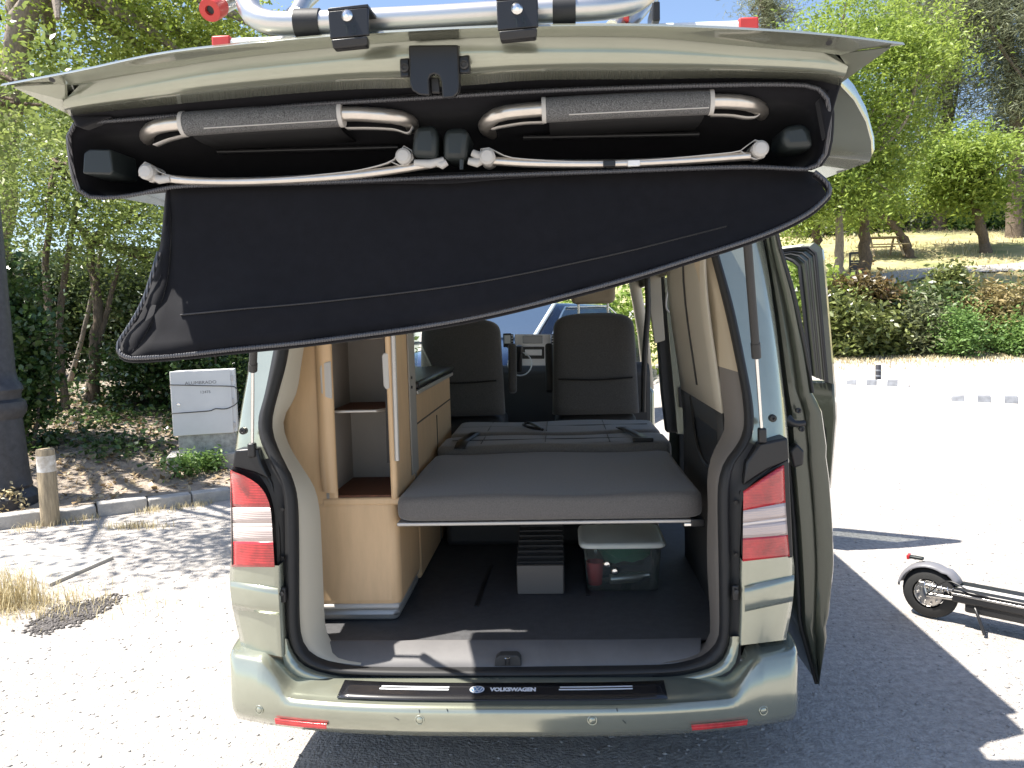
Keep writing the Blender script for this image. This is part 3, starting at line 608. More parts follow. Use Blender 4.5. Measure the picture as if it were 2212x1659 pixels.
# ---- front seats
def seat(px0,px1,ytop,ybot,head):
    a=U(px0,ybot,5.24); b=U(px1,ybot,5.24); t=U((px0+px1)/2,ytop,5.24); cx=(a[0]+b[0])/2; w=b[0]-a[0]; z0=a[2]; z1=t[2]
    rows=[]
    for k in range(24):
        s_=1-(1-k/23)**1.8; z=z0+(z1-z0)*s_; u_=max(0,min(.995,(s_-.80)/.20)); hw=w/2*(1-.08*s_)*(1-u_**3.5)**(1/3.5); th=.09*(1 if s_<.9 else max(.3,1-((s_-.9)/.1)**3*.7))
        rows.append([(cx+hw*math.copysign(abs(math.cos(q))**.35,math.cos(q)),5.32+.05*s_+th*math.copysign(abs(math.sin(q))**.55,math.sin(q)),z) for q in np.linspace(0,2*math.pi,28,endpoint=False)])
    st=loft('front_seat',rows,'seatcloth',van,True,True,True)
    tube('seat_seam',rs([(cx-w*.42,5.235,z0+.36*(z1-z0)),(cx,5.228,z0+.345*(z1-z0)),(cx+w*.42,5.235,z0+.36*(z1-z0))],14),.006,'black',st,6)
    box('seat_base',(cx,5.55,.80),(w*.96,.5,.5),'dark_trim',st,.06)
    if head:
        for q in(-.13,.13): tube('headrest_post',[(cx+w*q*1.3,5.37,z1-.02),(cx+w*q*1.3,5.37,z1+.10)],.008,'chrome',st,8)
        hd=box('headrest',(cx,5.37,z1+.135),(.29,.10,.15),'tan',st,.04)
    return st
seat(1193,1383,676,897,True); seat(905,1090,690,900,True)
box('armrest',U(1103,800,5.2)+np.array([0,.2,0]),(.055,.34,.07),'seatcloth',van,.02,rx=1.2)
box('armrest',U(1186,800,5.2)+np.array([0,.25,0]),(.055,.34,.07),'dark_trim',van,.02,rx=1.2)
# ---- dashboard
c0=U(1150,720,6.05)
dash=prism('dashboard',[(-.86,6.02,.75),(-.86,5.98,1.28),(-.86,6.06,1.345),(-.86,6.7,1.30),(-.86,6.7,.75)],(1.72,0,0),'dark_trim',van,.03)
def dq(name,q,m,Y=5.985,th=.012,bev=.004): return prism(name,[U(a,b,Y) for a,b in q],(0,th,0),m,dash,bev)
cs=dq('centre_console',[(1112,722),(1112,790),(1190,790),(1190,722)],'silver',5.97)
dq('display_screen',[(1129,725),(1129,742),(1172,742),(1172,725)],'screen',5.955); dq('radio',[(1134,755),(1134,768),(1170,768),(1170,755)],'silver',5.95)
dq('radio_panel',[(1128,749),(1128,775),(1176,775),(1176,749)],'black',5.96)
for x in(1102,1198):
    vb=dq('air_vent',[(x-7,722),(x-7,752),(x+7,752),(x+7,722)],'black',5.955)
    for k in range(5): box('vent_slat',U(x,725+k*6,5.945),(.042,.006,.008),'silver',vb)
lathe('instrument_ring',[(.082,0),(.087,.008),(.092,0)],U(1123,786,5.93),(0,-1,.2),'silver',dash,24)
gl_=tube('gear_lever',[U(1120,800,5.85),U(1121,760,5.8)],[.03,.022],'black',dash,10); lathe('lever_knob',[(.0001,.04),(.03,.03),(.034,0),(.02,-.03)],U(1121,757,5.8),(0,0,1),'black',gl_,14)
ph=box('phone_holder',U(1096,735,5.85),(.06,.02,.10),'black',dash,.006); box('phone_screen',U(1096,733,5.835),(.045,.004,.06),'white',ph)
wv=[(-.43+.19*math.cos(a),5.78+.06*math.sin(a),1.15+.17*math.sin(a)) for a in np.linspace(0,2*math.pi,29)]; tube('steering_wheel',wv,.014,'black',dash,8,False)
# ---- kitchen furniture on the left
KX=-.432; KY=3.04; kz=.522
kit=box('kitchen_cabinet',(-.64,3.28,.80),(.41,.47,.44),'maple',van,.035)
lv=[(x,y) for x,y in((630,700),(614,890),(612,915),(622,955),(650,1005),(678,1050),(690,1100))]
zt=1.022
# plinth
box('plinth',(-.645,3.29,.552),(.395,.46,.058),'alu_trim',kit,.03); box('plinth_strip',(-.645,3.275,.590),(.405,.47,.022),'greyplast',kit,.02)
# tall rear face, left leaf
left=[(640,640),(630,700),(612,890),(608,915),(616,955),(645,1005),(672,1050),(684,1100),(690,1140)]; rt=[(712,640),(713,700),(716,760),(722,900),(727,1000),(730,1062),(732,1100),(733,1120),(733,1140)]
la=rs(left,26); ra=rs(rt,26); rows=[]
for t in np.linspace(0,1,7): rows.append([U(*(p*(1-t)+q*t),KY+.015) for p,q in zip(la,ra)])
loft('tall_panel',rows,'maple',kit,solid=.012)
ml=[(676,690),(681,780),(686,900),(690,1000),(697,1063)]; mr=[(712,690),(714,760),(720,900),(724,1000),(727,1065)]
a_=[U(*p,KY-.004) for p in rs(ml,16)]; b_=[U(*p,KY-.012) for p in rs(mr,16)]; m_=[(p+q)/2+np.array([0,-.012,0]) for p,q in zip(a_,b_)]
dr=loft('cupboard_door',[[p+np.array([0,.014,0]) for p in a_],a_,m_,b_,[p+np.array([0,.02,0]) for p in b_]],'maple',kit)
hp=[(690,795),(694,784),(714,780),(717,862),(700,858),(693,848)]; prism('finger_recess',[U(a,b,KY-.0185) for a,b in hp],(0,.01,0),'greyplast',dr,.005)
# niche behind the leaf
nx0=U(706,900,KY)[0]; nx1=U(838,900,KY)[0]; zb=1.018
box('niche_back',((nx0+nx1)/2,3.42,1.42),(nx1-nx0+.06,.01,.80),'grey_in',kit)
box('niche_side',(nx0-.012,3.23,1.42),(.01,.37,.80),'grey_in',kit); box('niche_side',(nx1+.012,3.25,1.42),(.01,.35,.80),'grey_in',kit)
sh1=box('shelf',((nx0+nx1)/2-.002,3.235,zb+.006),(nx1-nx0+.02,.36,.012),'walnut',kit,.002)
zs=U(760,893,KY+.04)[2]
for zz,ya in((zs,KY+.05),(U(760,735,KY+.04)[2],KY+.05)):
    pts=[(nx0-.005,ya,zz),(nx1-.055,ya,zz),(nx1-.002,ya+.09,zz),(nx1-.002,3.41,zz),(nx0-.005,3.41,zz)]
    s1=prism('shelf',pts,(0,0,.010),'walnut',kit,.002); tube('shelf_edge',[np.array(p)+np.array([0,-.004,.007]) for p in pts[:4]],.006,'alu_trim',s1,8)
# roller rail and finger grip at the right of the niche
tube('roller_rail',[U(838,700,KY+.01),U(849,985,KY+.01)],.009,'alu_trim',kit,8); tube('roller_rail',[U(848,690,KY),U(858,995,KY)],.010,'alu_trim',kit,8)
rd=loft('roller_shutter',[[U(828,700,KY+.05),U(836,1000,KY+.05)],[U(842,700,KY+.03),U(852,1000,KY+.03)]],'dark_trim',kit,False)
prism('grip',[U(a,b,KY+.0) for a,b in((824,768),(829,762),(841,762),(845,840),(834,842),(828,834))],(0,.02,0),'greyplast',kit,.006)
# tall right post
a_=[U(p,q,KY) for p,q in((856,640),(858,760),(862,900),(868,1000),(848,1045))]
box('tall_post',(KX-.012,3.27,1.46),(.028,.46,.90),'maple',kit,.012)
box('niche_front_rail',((nx0+nx1)/2+.0,KY+.014,1.006),(nx1-nx0+.07,.02,.03),'maple',kit,.008)
sp=box('side_hatch',(KX+.006,3.40,1.36),(.008,.14,.62),'grey_in',kit,.004)
for z_ in(1.42,1.46): lathe('hinge_screw',[(.006,0),(.006,.006),(.0001,.006)],(KX+.010,3.36,z_),(1,0,0),'dark_trim',sp,10)
# kitchen block with worktop
blk=box('kitchen_block',(-.66,4.1,.965),(.44,1.14,.86),'maple',van,.02)
box('worktop',(-.65,4.1,1.413),(.47,1.18,.035),'black',blk,.015)
for y_ in(4.12,): box('door_gap',(-.4385,y_,.88),(.004,.006,.66),'dark_trim',blk)
box('drawer_gap',(-.4385,4.1,1.24),(.004,1.1,.006),'dark_trim',blk); box('worktop_edge',(-.428,4.1,1.383),(.012,1.16,.02),'alu_trim',blk,.004)
box('overhead_trim',(-.62,4.0,1.97),(.40,1.6,.10),'beige',van,.03)
# ---- bed
def cushion(name,x0,x1,y0,y1,z0,z1,m,parent,r=.03,wave=.004,sag=.0):
    rows=[];n=30;mm=16
    hx=(x1-x0)/2;hy=(y1-y0)/2;cx=(x0+x1)/2;cy=(y0+y1)/2;hz=(z1-z0)/2;cz=(z0+z1)/2
    for i in range(mm+1):
        ph=-math.pi/2+math.pi*i/mm; row=[]; sz_=math.copysign(abs(math.sin(ph))**.55,math.sin(ph)); k_=abs(math.cos(ph))**.45
        ins=r*1.0*(1-k_)
        for j in range(4*n):
            u_=j/(4*n)*4; e=int(u_); t=u_-e; tt=-1+2*t
            px,py=[(tt,-1),(1,tt),(-tt,1),(-1,-tt)][e]
            rr=r/ min(hx,hy)
            X=cx+px*(hx-ins); Y_=cy+py*(hy-ins)
            dcx=max(0,abs(px)*hx-(hx-r)); dcy=max(0,abs(py)*hy-(hy-r)); dl=math.hypot(dcx,dcy)
            if dl>r: X-=math.copysign(dcx*(1-r/dl),px); Y_-=math.copysign(dcy*(1-r/dl),py)
            row.append((X,Y_,cz+hz*sz_+wave*math.sin(X*9+Y_*5)*max(0,math.sin(ph))))
        rows.append(row)
    # centre caps
    v,f=grid(rows,True); N_=len(rows[0]); f+=[tuple(range(N_))[::-1],tuple(range(len(v)-N_,len(v)))]
    return obj(name,v,f,m,parent,True)
board=box('bed_board',(.147,3.45,.9305),(1.145,.94,.014),'alu_trim',van,.004)
box('board_bracket',(.70,3.0,.925),(.05,.06,.03),'black',board,.004); box('board_clip',(.665,2.985,.918),(.03,.02,.012),'chrome',board,.002)
mat_=cushion('mattress',-.425,.722,2.955,3.935,.943,1.040,'mattress',None,.055); tag(mat_,'grey cloth mattress on the rear bed board of the van','mattress')
box('bench_base',(.14,4.45,.72),(1.10,.7,.40),'dark_trim',van,.03); 
b1=cushion('bench_cushion',-.42,.74,3.94,4.28,.96,1.075,'benchcloth',van,.05); b2=cushion('bench_cushion',-.40,.73,4.29,4.78,.96,1.085,'benchcloth',van,.05)
for b_,ya,yb,zz in((b1,3.95,4.27,1.0762),(b2,4.30,4.77,1.0862)):
    for x_ in(-.20,.12,.44): tube('cushion_seam',[(x_,ya+.04,zz),(x_,yb-.04,zz)],.0022,'dark_trim',b_,6)
    tube('cushion_seam',[(-.36,(ya+yb)/2,zz),(.68,(ya+yb)/2,zz)],.0022,'dark_trim',b_,6)
def ribbon(name,pts,w,m,parent,axis=(1,0,0)):
    p=rs(pts,14); a=np.array(axis)*w/2; return loft(name,[[q-a for q in p],[q+a for q in p]],m,parent,solid=.004)
ribbon('belt_strap',[(-.30,3.93,1.065),(-.29,4.0,1.09),(-.27,4.2,1.086),(-.26,4.3,1.09)],.055,'black',van); ribbon('belt_strap',[(.60,4.0,1.09),(.57,4.2,1.088),(.52,4.33,1.098)],.055,'black',van)
bk=box('belt_buckle',(.60,3.97,1.085),(.10,.035,.02),'black',van,.005)
tube('pull_loop',rs([(.10,4.32,1.095),(.06,4.42,1.105),(.02,4.50,1.11),(-.01,4.47,1.105),(.03,4.38,1.10),(.10,4.33,1.095)],20),.008,'black',van,6)
# ---- tailgate
E0=[(0,186),(171,154),(341,118),(512,97),(710,79),(810,72),(1000,62),(1162,57),(1391,56),(1621,65),(1788,77),(1955,97)]
L1=[(137,183),(273,160),(478,130),(710,104),(879,89),(1000,82),(1162,79),(1391,80),(1596,99),(1788,115),(1815,119)]
L2=[(137,219),(273,191),(478,154),(710,130),(879,113),(1015,107),(1162,110),(1391,112),(1596,124),(1788,135),(1832,144)]
L3=[(150,250),(181,246),(410,222),(710,196),(879,190),(1015,184),(1162,173),(1391,171),(1596,169),(1757,174),(1812,185)]
nE=48
def lineY(pts,Yc,Ys,n=nE):
    q=rs(pts,n); out=[]
    for i,(a,b) in enumerate(q):
        u_=2*i/(n-1)-1; out.append(U(a,b,Yc+(Ys-Yc)*u_*u_))
    return out
e0=lineY(E0,1.40,1.45); l1=lineY(L1,1.455,1.50); l2=lineY(L2,1.475,1.52); l3=lineY(L3,1.545,1.575)
e1=[p+np.array([0,.006,.006]) for p in e0]
GP=lambda Y:float(np.interp(Y,[1.45,1.62,1.72,1.9,2.3,2.8],[2.145,2.145,2.125,2.035,2.055,2.075]))
def hw(Y): return float(np.interp(Y,[1.45,1.55,1.62,1.70,1.78,1.86,1.92,2.3,2.75],[.80,.735,.74,.80,.86,.905,.92,.92,.92]))
def grow(Y,o): return [np.array([hw(Y)*q,Y,GP(Y)+.035*(1-q*q)+o-.012*q**8]) for q in np.linspace(-1,1,nE)]
YS=[1.56,1.60,1.66,1.72,1.78,1.84,1.88,1.92,2.1,2.4,2.79]
outer_=[e0,e1,[p+np.array([0,.03,.010]) for p in e0]]+[grow(y,.035) for y in YS]+[grow(2.80,.0)]
gate=loft('tailgate',outer_,'paint',van)
inn=[e0,[p*.35+q*.65+np.array([0,0,.004]) for p,q in zip(e0,l1)],l1,[p*.5+q*.5+np.array([0,.055,.03]) for p,q in zip(l1,l2)],l2,[p*.5+q*.5+np.array([0,-.010,-.002]) for p,q in zip(l2,l3)],l3]
inn+=[grow(y,.018 if y<1.7 else .005) for y in YS]
loft('tailgate_inner_skin',inn,'paint',gate)
for s in(-1,1): # side rims close the shell
    j=0 if s<0 else nE-1
    loft('tailgate_rim',[[r[j] for r in [grow(y,.035) for y in YS]],[r[j]+np.array([s*.006,0,-.02]) for r in [grow(y,.035) for y in YS]],[r[j] for r in [grow(y,.005) for y in YS]]],'paint',gate)
for q in((117,169),(1788,89)): lathe('drain_hole',[(.0055,.001),(.004,.0012),(.0001,.001)],U(*q,1.452 if q[0]<500 else 1.452)+np.array([0,-.006,-.004]),(0,-.6,-.8),'black',gate,12)
for j in(0,-1): # folded corner between the lip and the inner panel
    s=-1 if j==0 else 1; tr=[e0[j],l1[j],l2[j],l3[j]]
    prism('tailgate_corner',[e0[j]+np.array([-s*.02,.006,-.001]),l1[j]+np.array([0,.004,.003]),l2[j]+np.array([0,.006,.003]),l3[j]+np.array([0,.004,.002])],(0,.008,.004),'paint',gate)
# latch
YL=1.462
lp=[(882,98),(990,97),(992,185),(990,200),(980,211),(955,213),(953,176),(947,163),(938,160),(930,163),(926,172),(928,207),(905,205),(890,196),(885,180)]
lt=prism('tailgate_latch',[U(a,b,YL) for a,b in lp],(0,.035,.01),'black',gate,.003)
prism('latch_fork',[U(a,b,YL+.02) for a,b in((930,168),(948,168),(950,200),(932,200))],(0,.01,0),'dark_trim',lt,.002)
for q in([(863,127),(884,125),(885,166),(864,167)],[(989,122),(1013,118),(1016,158),(991,160)]):
    er=prism('latch_ear',[U(a,b,YL+.012) for a,b in q],(0,.02,.005),'black',lt,.003); c=U(sum(a for a,b in q)/4,sum(b for a,b in q)/4,YL+.010)
    lathe('screw',[(.008,-.004),(.008,.003),(.005,.004),(.004,.001),(.0001,.001)],c,(0,-1,-.1),'dark_trim',er,16)
# ================================================================== CHAIR BAG under the tailgate
bag=thing('chair_bag','black zipped fabric bag under the raised tailgate with its flap hanging open','bag',(0,1.7,2.0))
RIM=[(165,268),(330,255),(520,240),(700,225),(940,211),(1180,197),(1400,189),(1600,184),(1700,184),(1752,188),(1780,205),(1790,240),(1788,290),(1782,330),(1765,352),(1748,366),(1600,362),(1300,372),(1000,382),(700,395),(420,402),(355,408),(300,420),(240,427),(190,424),(170,405),(160,370),(153,320),(152,290)]
def rimY(y): return 1.575+.08*(y-190)/230
q=rs(RIM+[RIM[0]],120); q=q[:-1]; rim=[U(a,b,rimY(b)) for a,b in q]
ctr=np.mean(rim,axis=0)
back=[np.array([ctr[0]+(p[0]-ctr[0])*.96,1.92,2.034+(p[2]-ctr[2])*.06]) for p in rim]
out2=[p+(p-ctr)/np.linalg.norm(p-ctr)*.012+np.array([0,.004,0]) for p in rim]
oback=[p+(p-np.mean(back,axis=0))*.02+np.array([0,.006,.0]) for p in back]
v,f=grid([oback,out2,rim,[p*.8+r*.2 for p,r in zip(rim,back)],back],True); n=len(rim); f.append(tuple(range(4*n,5*n))); 
obj('bag_tray',v,f,'bag',bag,True)
zc=[p+np.array([0,-.004,0]) for p in rim]; tube('zipper',zc+[zc[0]],.0045,'zip',bag,8,False)
# collar between the painted panel and the tray
colr=rs(L3,60); cr=[U(a,b,1.572) for a,b in colr]; tp=rs(RIM[:12],60); loft('bag_collar',[[p+np.array([0,.004,.006]) for p in cr],[U(a,b,rimY(b)+.004)*.5+c*.5+np.array([0,.012,.0]) for (a,b),c in zip(tp,cr)],[U(a,b,rimY(b)+.003) for a,b in tp]],'bag',bag)
for q4 in([(1812,186),(1832,146),(1800,215),(1792,240)],[(150,250),(132,228),(150,270),(165,268)]):
    pass
cs_=prism('bag_end_panel',[U(a,b,1.585) for a,b in((1829,150),(1812,200),(1798,250),(1786,300),(1770,215),(1790,190))],(0,.03,.0),'bag',bag,.004)
cs2=prism('bag_end_panel',[U(a,b,1.585) for a,b in((146,246),(185,250),(240,250),(175,275),(163,272),(158,262))],(0,.03,.0),'bag',bag,.004)
# hanging flap
T=[(365,392),(500,390),(700,384),(950,374),(1100,370),(1300,363),(1500,358),(1650,355),(1757,372)]
B=[(284,768),(340,769),(500,752),(700,731),(1000,687),(1300,614),(1500,553),(1650,503),(1740,460),(1786,420)]
Tp=rs(T,40); Bp=rs(B,40); rows=[]
for j,t in enumerate(np.linspace(0,1,14)):
    row=[]
    for i in range(40):
        px=Tp[i]*(1-t)+Bp[i]*t
        if i<6: px=px+np.array([-(1-i/6)*0+ (26*math.sin(math.pi*t)*(1-i/6)),0])
        crease=.012*math.exp(-((t-.74-.05*math.sin(i*.15))/.05)**2)*(1-i/50)
        yy=1.675-.10*t**1.3*(1-.6*i/40)+.007*math.sin(i*.22+t*2.2)*math.sin(math.pi*t)+.005*math.sin(i*.55-t*6)*t+.006*math.sin(i*.35+t*4)*t-crease+.004*math.sin(i*.9+t*9)*t*(1-i/40)
        row.append(U(px[0],px[1],yy))
    rows.append(row)
fl=loft('bag_flap',rows,'bag',bag,solid=.006)
tube('flap_seam',[p+np.array([0,-.004,0]) for p in rows[10][2:34]],.0018,'black',fl,6)
gs_in=rs([(366,395),(368,470),(366,560),(352,640),(330,690),(308,730),(284,768)],22); gs_out=rs([(362,400),(345,545),(316,640),(288,695),(262,735),(257,750),(270,768)],22)
gm=[(a*.5+b*.5) for a,b in zip(gs_in,gs_out)]
loft('flap_gusset',[[U(*p,1.672-.10*(k/21)**1.3) for k,p in enumerate(gs_in)],[U(*p,1.668-.085*(k/21)**1.3+.006*math.sin(k*1.3)) for k,p in enumerate(gm)],[U(*p,1.675-.085*(k/21)**1.3) for k,p in enumerate(gs_out)]],'bag',fl,solid=.005)
ze=[(345,545),(316,640),(288,695),(262,735),(257,752),(268,768),(300,773),(400,766)]+[(a,b+3) for a,b in B[2:]]+[(1790,405),(1778,388),(1758,372)]
zp=rs(ze,150); tube('flap_zipper',[U(a,b,1.64-.065*min(1,k/22)+.06*max(0,(k-22)/128)) -np.array([0,.004,0]) for k,(a,b) in enumerate(zp)],.0045,'zip',bag,8)
tube('flap_piping',[U(a,b+5,1.65-.065*min(1,k/22)+.06*max(0,(k-22)/128)) for k,(a,b) in enumerate(zp) if k>6],.006,'bag',bag,8)
for k,q5 in enumerate(([(180,330),(192,322),(238,322),(244,372),(238,377),(178,375)],[(896,272),(940,268),(946,300),(944,340),(888,337),(890,300)],[(960,276),(1006,274),(1013,290),(1006,345),(956,343),(957,300)],[(1694,272),(1738,264),(1752,280),(1761,318),(1697,321),(1690,300)])):
    prism('chair_holder',[U(a,b,1.615) for a,b in q5],(0,.10,.0),'holder',bag,.012)
for q6 in(((470,328,1.74),(860,318,1.74)),((1130,297,1.72),(1510,290,1.72))): tube('support_rod',[U(*q6[0]),U(*q6[1])],.005,'black',bag,10)
tube('bag_strap',[U(997,345,1.60),U(997,366,1.60)],.004,'holder',bag,6)
# ---- the two folded chairs
def chair(lbl,up,sl,caps,strap,low,joint,extra):
    c0=U(*up[2][:2],1.62); ch=thing('folding_chair',lbl,'chair',(c0[0],1.7,c0[2]),'folded chairs stowed in the tailgate bag')
    tube('frame_tube',rs([U(*p) for p in up],40),.0142,'chair_tube',ch,14)
    a=np.array(sl[0],float); b=np.array(sl[1],float); a3=U(a[0],a[1],1.60); b3=U(b[0],b[1],1.60)
    slv=tube('sling_sleeve',rs([a3,a3*.5+b3*.5+np.array([0,-.001,.001]),b3],12),.0235,'mesh',ch,18)
    d=(b3-a3)/np.linalg.norm(b3-a3)
    for e,s_ in((a3,-1),(b3,1)): tube('sleeve_binding',[e-d*.004,e+d*.004],.0245,'greyplast',slv,18)
    # sling sheet below and behind the sleeve
    rows=[]
    for t in np.linspace(0,1,7):
        rows.append([a3*(1-u_)+b3*u_+np.array([0,.012+.20*t*t+.03*t,-.018-.030*t+.035*t*t]) for u_ in np.linspace(.03,.97,10)])
    loft('sling',rows,'slingdark',ch,solid=.003)
    tube('stitching',[a3*(1-u_)+b3*u_+np.array([0,-.0187,-.0150]) for u_ in np.linspace(.15,.98,10)],.0012,'greyplast',slv,6)
    for cp in caps: 
        k_=U(*cp,1.625); lathe('corner_cap',[(.0001,.012),(.011,.011),(.0155,.006),(.0158,-.05)],k_,(0,-1,0),'greyplast',ch,24)
    for st in strap: 
        p=rs([U(a_,b_,1.632) for a_,b_ in st],40); w=np.array([0,.022,0])
        loft('strap',[[x_ for x_ in p],[x_+w for x_ in p]],'greyplast',ch,solid=.0014)
    tube('lower_tube',rs([U(*p,1.64) for p in low],30),.0085,'chair_tube',ch,12)
    for jn in joint:
        tube('hinge_joint',[U(*p,1.635) for p in jn],[.007,.009,.007],'greyplast',ch,10)
    for e in extra: box('tube_clip',U(e[0],e[1],1.632),(.024,.012,.012),e[2],ch,.002)
chair('folded chair with grey woven sling at the left end of the bag',[(345,305,1.8),(322,300,1.72),(318,290,1.64),(338,274,1.60),(395,266,1.595),(560,256,1.595),(740,246,1.595),(820,249,1.6),(868,255,1.62),(890,268,1.67),(884,283,1.8)],((398,268),(738,247)),[(318,372),(872,338)],
  [[(300,380),(305,352),(322,353),(345,372),(400,386),(480,389),(600,385),(700,376),(780,366),(848,346),(866,318),(880,317),(894,335),(880,356),(866,358),(845,349)],[(322,392),(345,386),(372,384)],[(398,290),(360,300),(335,310),(330,312)],[(745,275),(800,275),(850,278),(880,286),(891,272)]],
  [(352,384),(420,391),(540,392),(700,384),(820,372),(960,350)],[[(895,352),(930,354),(960,346)],[(328,380),(345,388),(368,386)],[(945,352),(955,356),(965,350)]],[])
chair('folded chair with black and pale clips on its lower tube, nearer the right pillar',[(1075,290,1.8),(1052,280,1.70),(1050,266,1.63),(1075,248,1.60),(1120,240,1.595),(1170,236,1.595),(1350,223,1.595),(1540,219,1.595),(1600,221,1.6),(1635,230,1.63),(1645,242,1.68),(1640,252,1.8)],((1175,238),(1535,220)),[(1053,339),(1642,322)],
  [[(1035,340),(1040,320),(1060,320),(1085,334),(1120,342),(1250,349),(1400,345),(1540,333),(1600,325),(1622,306),(1640,302),(1658,316),(1655,335),(1638,344),(1618,338),(1600,325)],[(1175,262),(1130,264),(1080,272),(1060,276),(1046,262)],[(1538,246),(1580,247),(1615,252),(1636,250),(1646,240)]],
  [(1030,345),(1070,348),(1160,353),(1320,354),(1480,347),(1620,337)],[[(1012,348),(1030,352),(1045,345)],[(1020,330),(1032,336),(1045,340)]],[(1316,354,'black'),(1369,353,'white')])
# ================================================================== BICYCLE CARRIER on the tailgate
car_=thing('bicycle_carrier','silver tube bicycle carrier with red end caps clamped on the tailgate','bike carrier',U(930,30,1.46))
YC=1.455
mt=rs([U(700,-150,2.05),U(560,-95,1.80),U(533,-40,1.60),U(534,2,1.50),U(548,33,1.465),U(585,49,YC),U(645,51,YC),U(760,46,YC),U(930,38,YC),U(1110,27,YC),U(1250,20,YC),U(1310,16,1.46),U(1365,4,1.48),U(1405,-25,1.53),U(1420,-60,1.65),U(1400,-120,1.95)],90)
tube('carrier_tube',mt,.0205,'alu',car_,20)
for a,b in(((640,51),(693,50)),((1194,23),(1243,21))): tube('rubber_band',[U(*a,YC),U(*b,YC)],.0245,'rubber',car_,20)
for i,(q,bc) in enumerate(([[(708,24),(795,15),(797,76),(713,84)],(750,34)],[[(1072,2),(1161,-6),(1163,58),(1075,66)],(1117,19)])):
    pts=[U(a,b,1.372) for a,b in q]; br=prism('clamp_bracket',pts,(0,.006,0),'black',car_,.002)
    lo_=[pts[3],pts[2]]; dn=np.array([0,.004,-.016]); prism('clamp_hook',[lo_[0]+np.array([.002,-.004,-.002]),lo_[1]+np.array([-.002,-.004,-.002]),lo_[1]+dn+np.array([-.004,-.004,0]),lo_[0]+dn+np.array([.004,-.004,0])],(0,.02,0),'black',br,.003)
    prism('clamp_top',[pts[0]+np.array([0,.0,.0]),pts[1]+np.array([0,0,.0]),pts[1]+np.array([0,.07,.004]),pts[0]+np.array([0,.07,.004])],(0,0,.005),'black',br,.001)
    lathe('dome_bolt',[(.0001,.008),(.006,.0065),(.0095,.002),(.0095,-.004)],U(*bc,1.3715),(0,-1,0),'chrome',br,20)
    c=U(bc[0]+6,bc[1]+30,1.3712); text('stamped_mark','T5',.022,lambda co,c=c:c+np.array([co[0],0,co[1]+co[0]*.03]),'holder',br)
e=U(461,18,1.50); far=U(575,-45,1.72); d=(far-e)/np.linalg.norm(far-e)
ct=tube('cross_tube',[e,far,far+d*.4],.0185,'alu',car_,18); lathe('end_cap',[(.0001,.010),(.0085,.010),(.0085,.017),(.0195,.017),(.0205,.012),(.0205,-.02)],e,tuple(-d),'red',ct,24); lathe('cap_hole',[(.0001,.0105),(.0075,.0108)],e,tuple(-d),'black',ct,16)
ra_=U(482,114,1.86); rb=U(1622,76,1.86); dv=(rb-ra_)/np.linalg.norm(rb-ra_)
rl=prism('wheel_rail',[ra_+np.array([0,-.045,-.012]),ra_+np.array([0,-.045,.012]),ra_+np.array([0,-.035,.020]),ra_+np.array([0,.035,.020]),ra_+np.array([0,.045,.012]),ra_+np.array([0,.045,-.012])],rb-ra_,'white',car_,.002)
for c_,s_ in((ra_,1),(rb,-1)): box('rail_end_cap',c_+dv*s_*.015,(.042,.096,.045),'red',rl,.004)
for a,b in(((1322,60,1.80),(1392,-20,1.95)),((1352,60,1.84),(1420,-20,1.98)),((600,60,1.80),(700,-30,1.95)),((640,30,1.7),(668,-20,1.78))): tube('diagonal_tube',[U(*a),U(*b)],.016,'alu',car_,14)
box('rail_strap',U(1412,42,1.84),(.016,.10,.04),'black',car_,.003); box('red_clip',U(1352,34,1.83),(.012,.03,.03),'red',car_,.003)
tube('diagonal_tube',[ra_+dv*.15+np.array([0,-.02,.03]),U(690,40,1.6)],.012,'alu',car_,12)
# ================================================================== things in the boot
def clearbox(lbl,c,w,dp_,h,group=None):
    t=thing('storage_box',lbl,'storage box',c,group); x,y,z=c
    def ringp(ww,dd_,zz,n=8): 
        o=[]
        for k in range(32):
            a=2*math.pi*k/32; o.append((x+ww/2*math.copysign(abs(math.cos(a))**.25,math.cos(a)),y+dd_/2*math.copysign(abs(math.sin(a))**.25,math.sin(a)),zz))
        return o
    v,f=grid([ringp(w*.84,dp_*.84,z+.003),ringp(w*.88,dp_*.88,z+h*.5),ringp(w*.92,dp_*.92,z+h*.86),ringp(w*.98,dp_*.98,z+h*.87),ringp(w*.98,dp_*.98,z+h*.92)],True); f.append(tuple(range(32)))
    obj('bin',v,f,'clearplast',t,True)
    v,f=grid([ringp(w,dp_,z+h*.90),ringp(w*1.02,dp_*1.02,z+h*.93),ringp(w*1.0,dp_,z+h*.985),ringp(w*.9,dp_*.9,z+h)],True); f.append(tuple(range(96,128)))
    obj('lid',v,f,'lidplast',t,True); return t
A_=U(1268,1285,3.36); 
clearbox('clear plastic box with frosted lid beside the grey ramp',(.452,3.53,.524),.365,.34,.215)
clearbox('clear plastic box behind, half hidden above the frosted lid',(.44,3.86,.524),.33,.28,.33)
rcx=lathe('red_cup',[(.0001,0),(.03,.0),(.038,.10),(.036,.10),(.029,.006)],(.335,3.47,.532),(0,0,1),'redbag',None,20); tag(rcx,'red cup at the left inside the clear box','cup')
gb=lathe('green_cloth',[(.0001,-.03),(.09,-.02),(.12,.015),(.10,.045),(.05,.055),(.0001,.05)],(.47,3.56,.645),(0,0,1),'green',None,14); tag(gb,'crumpled green cloth at the top inside the clear box','cloth')
for v_ in gb.data.vertices: v_.co+=Vector((math.sin(v_.co.y*60)*.012,math.cos(v_.co.x*50)*.01,math.sin(v_.co.x*70+v_.co.y*40)*.012))
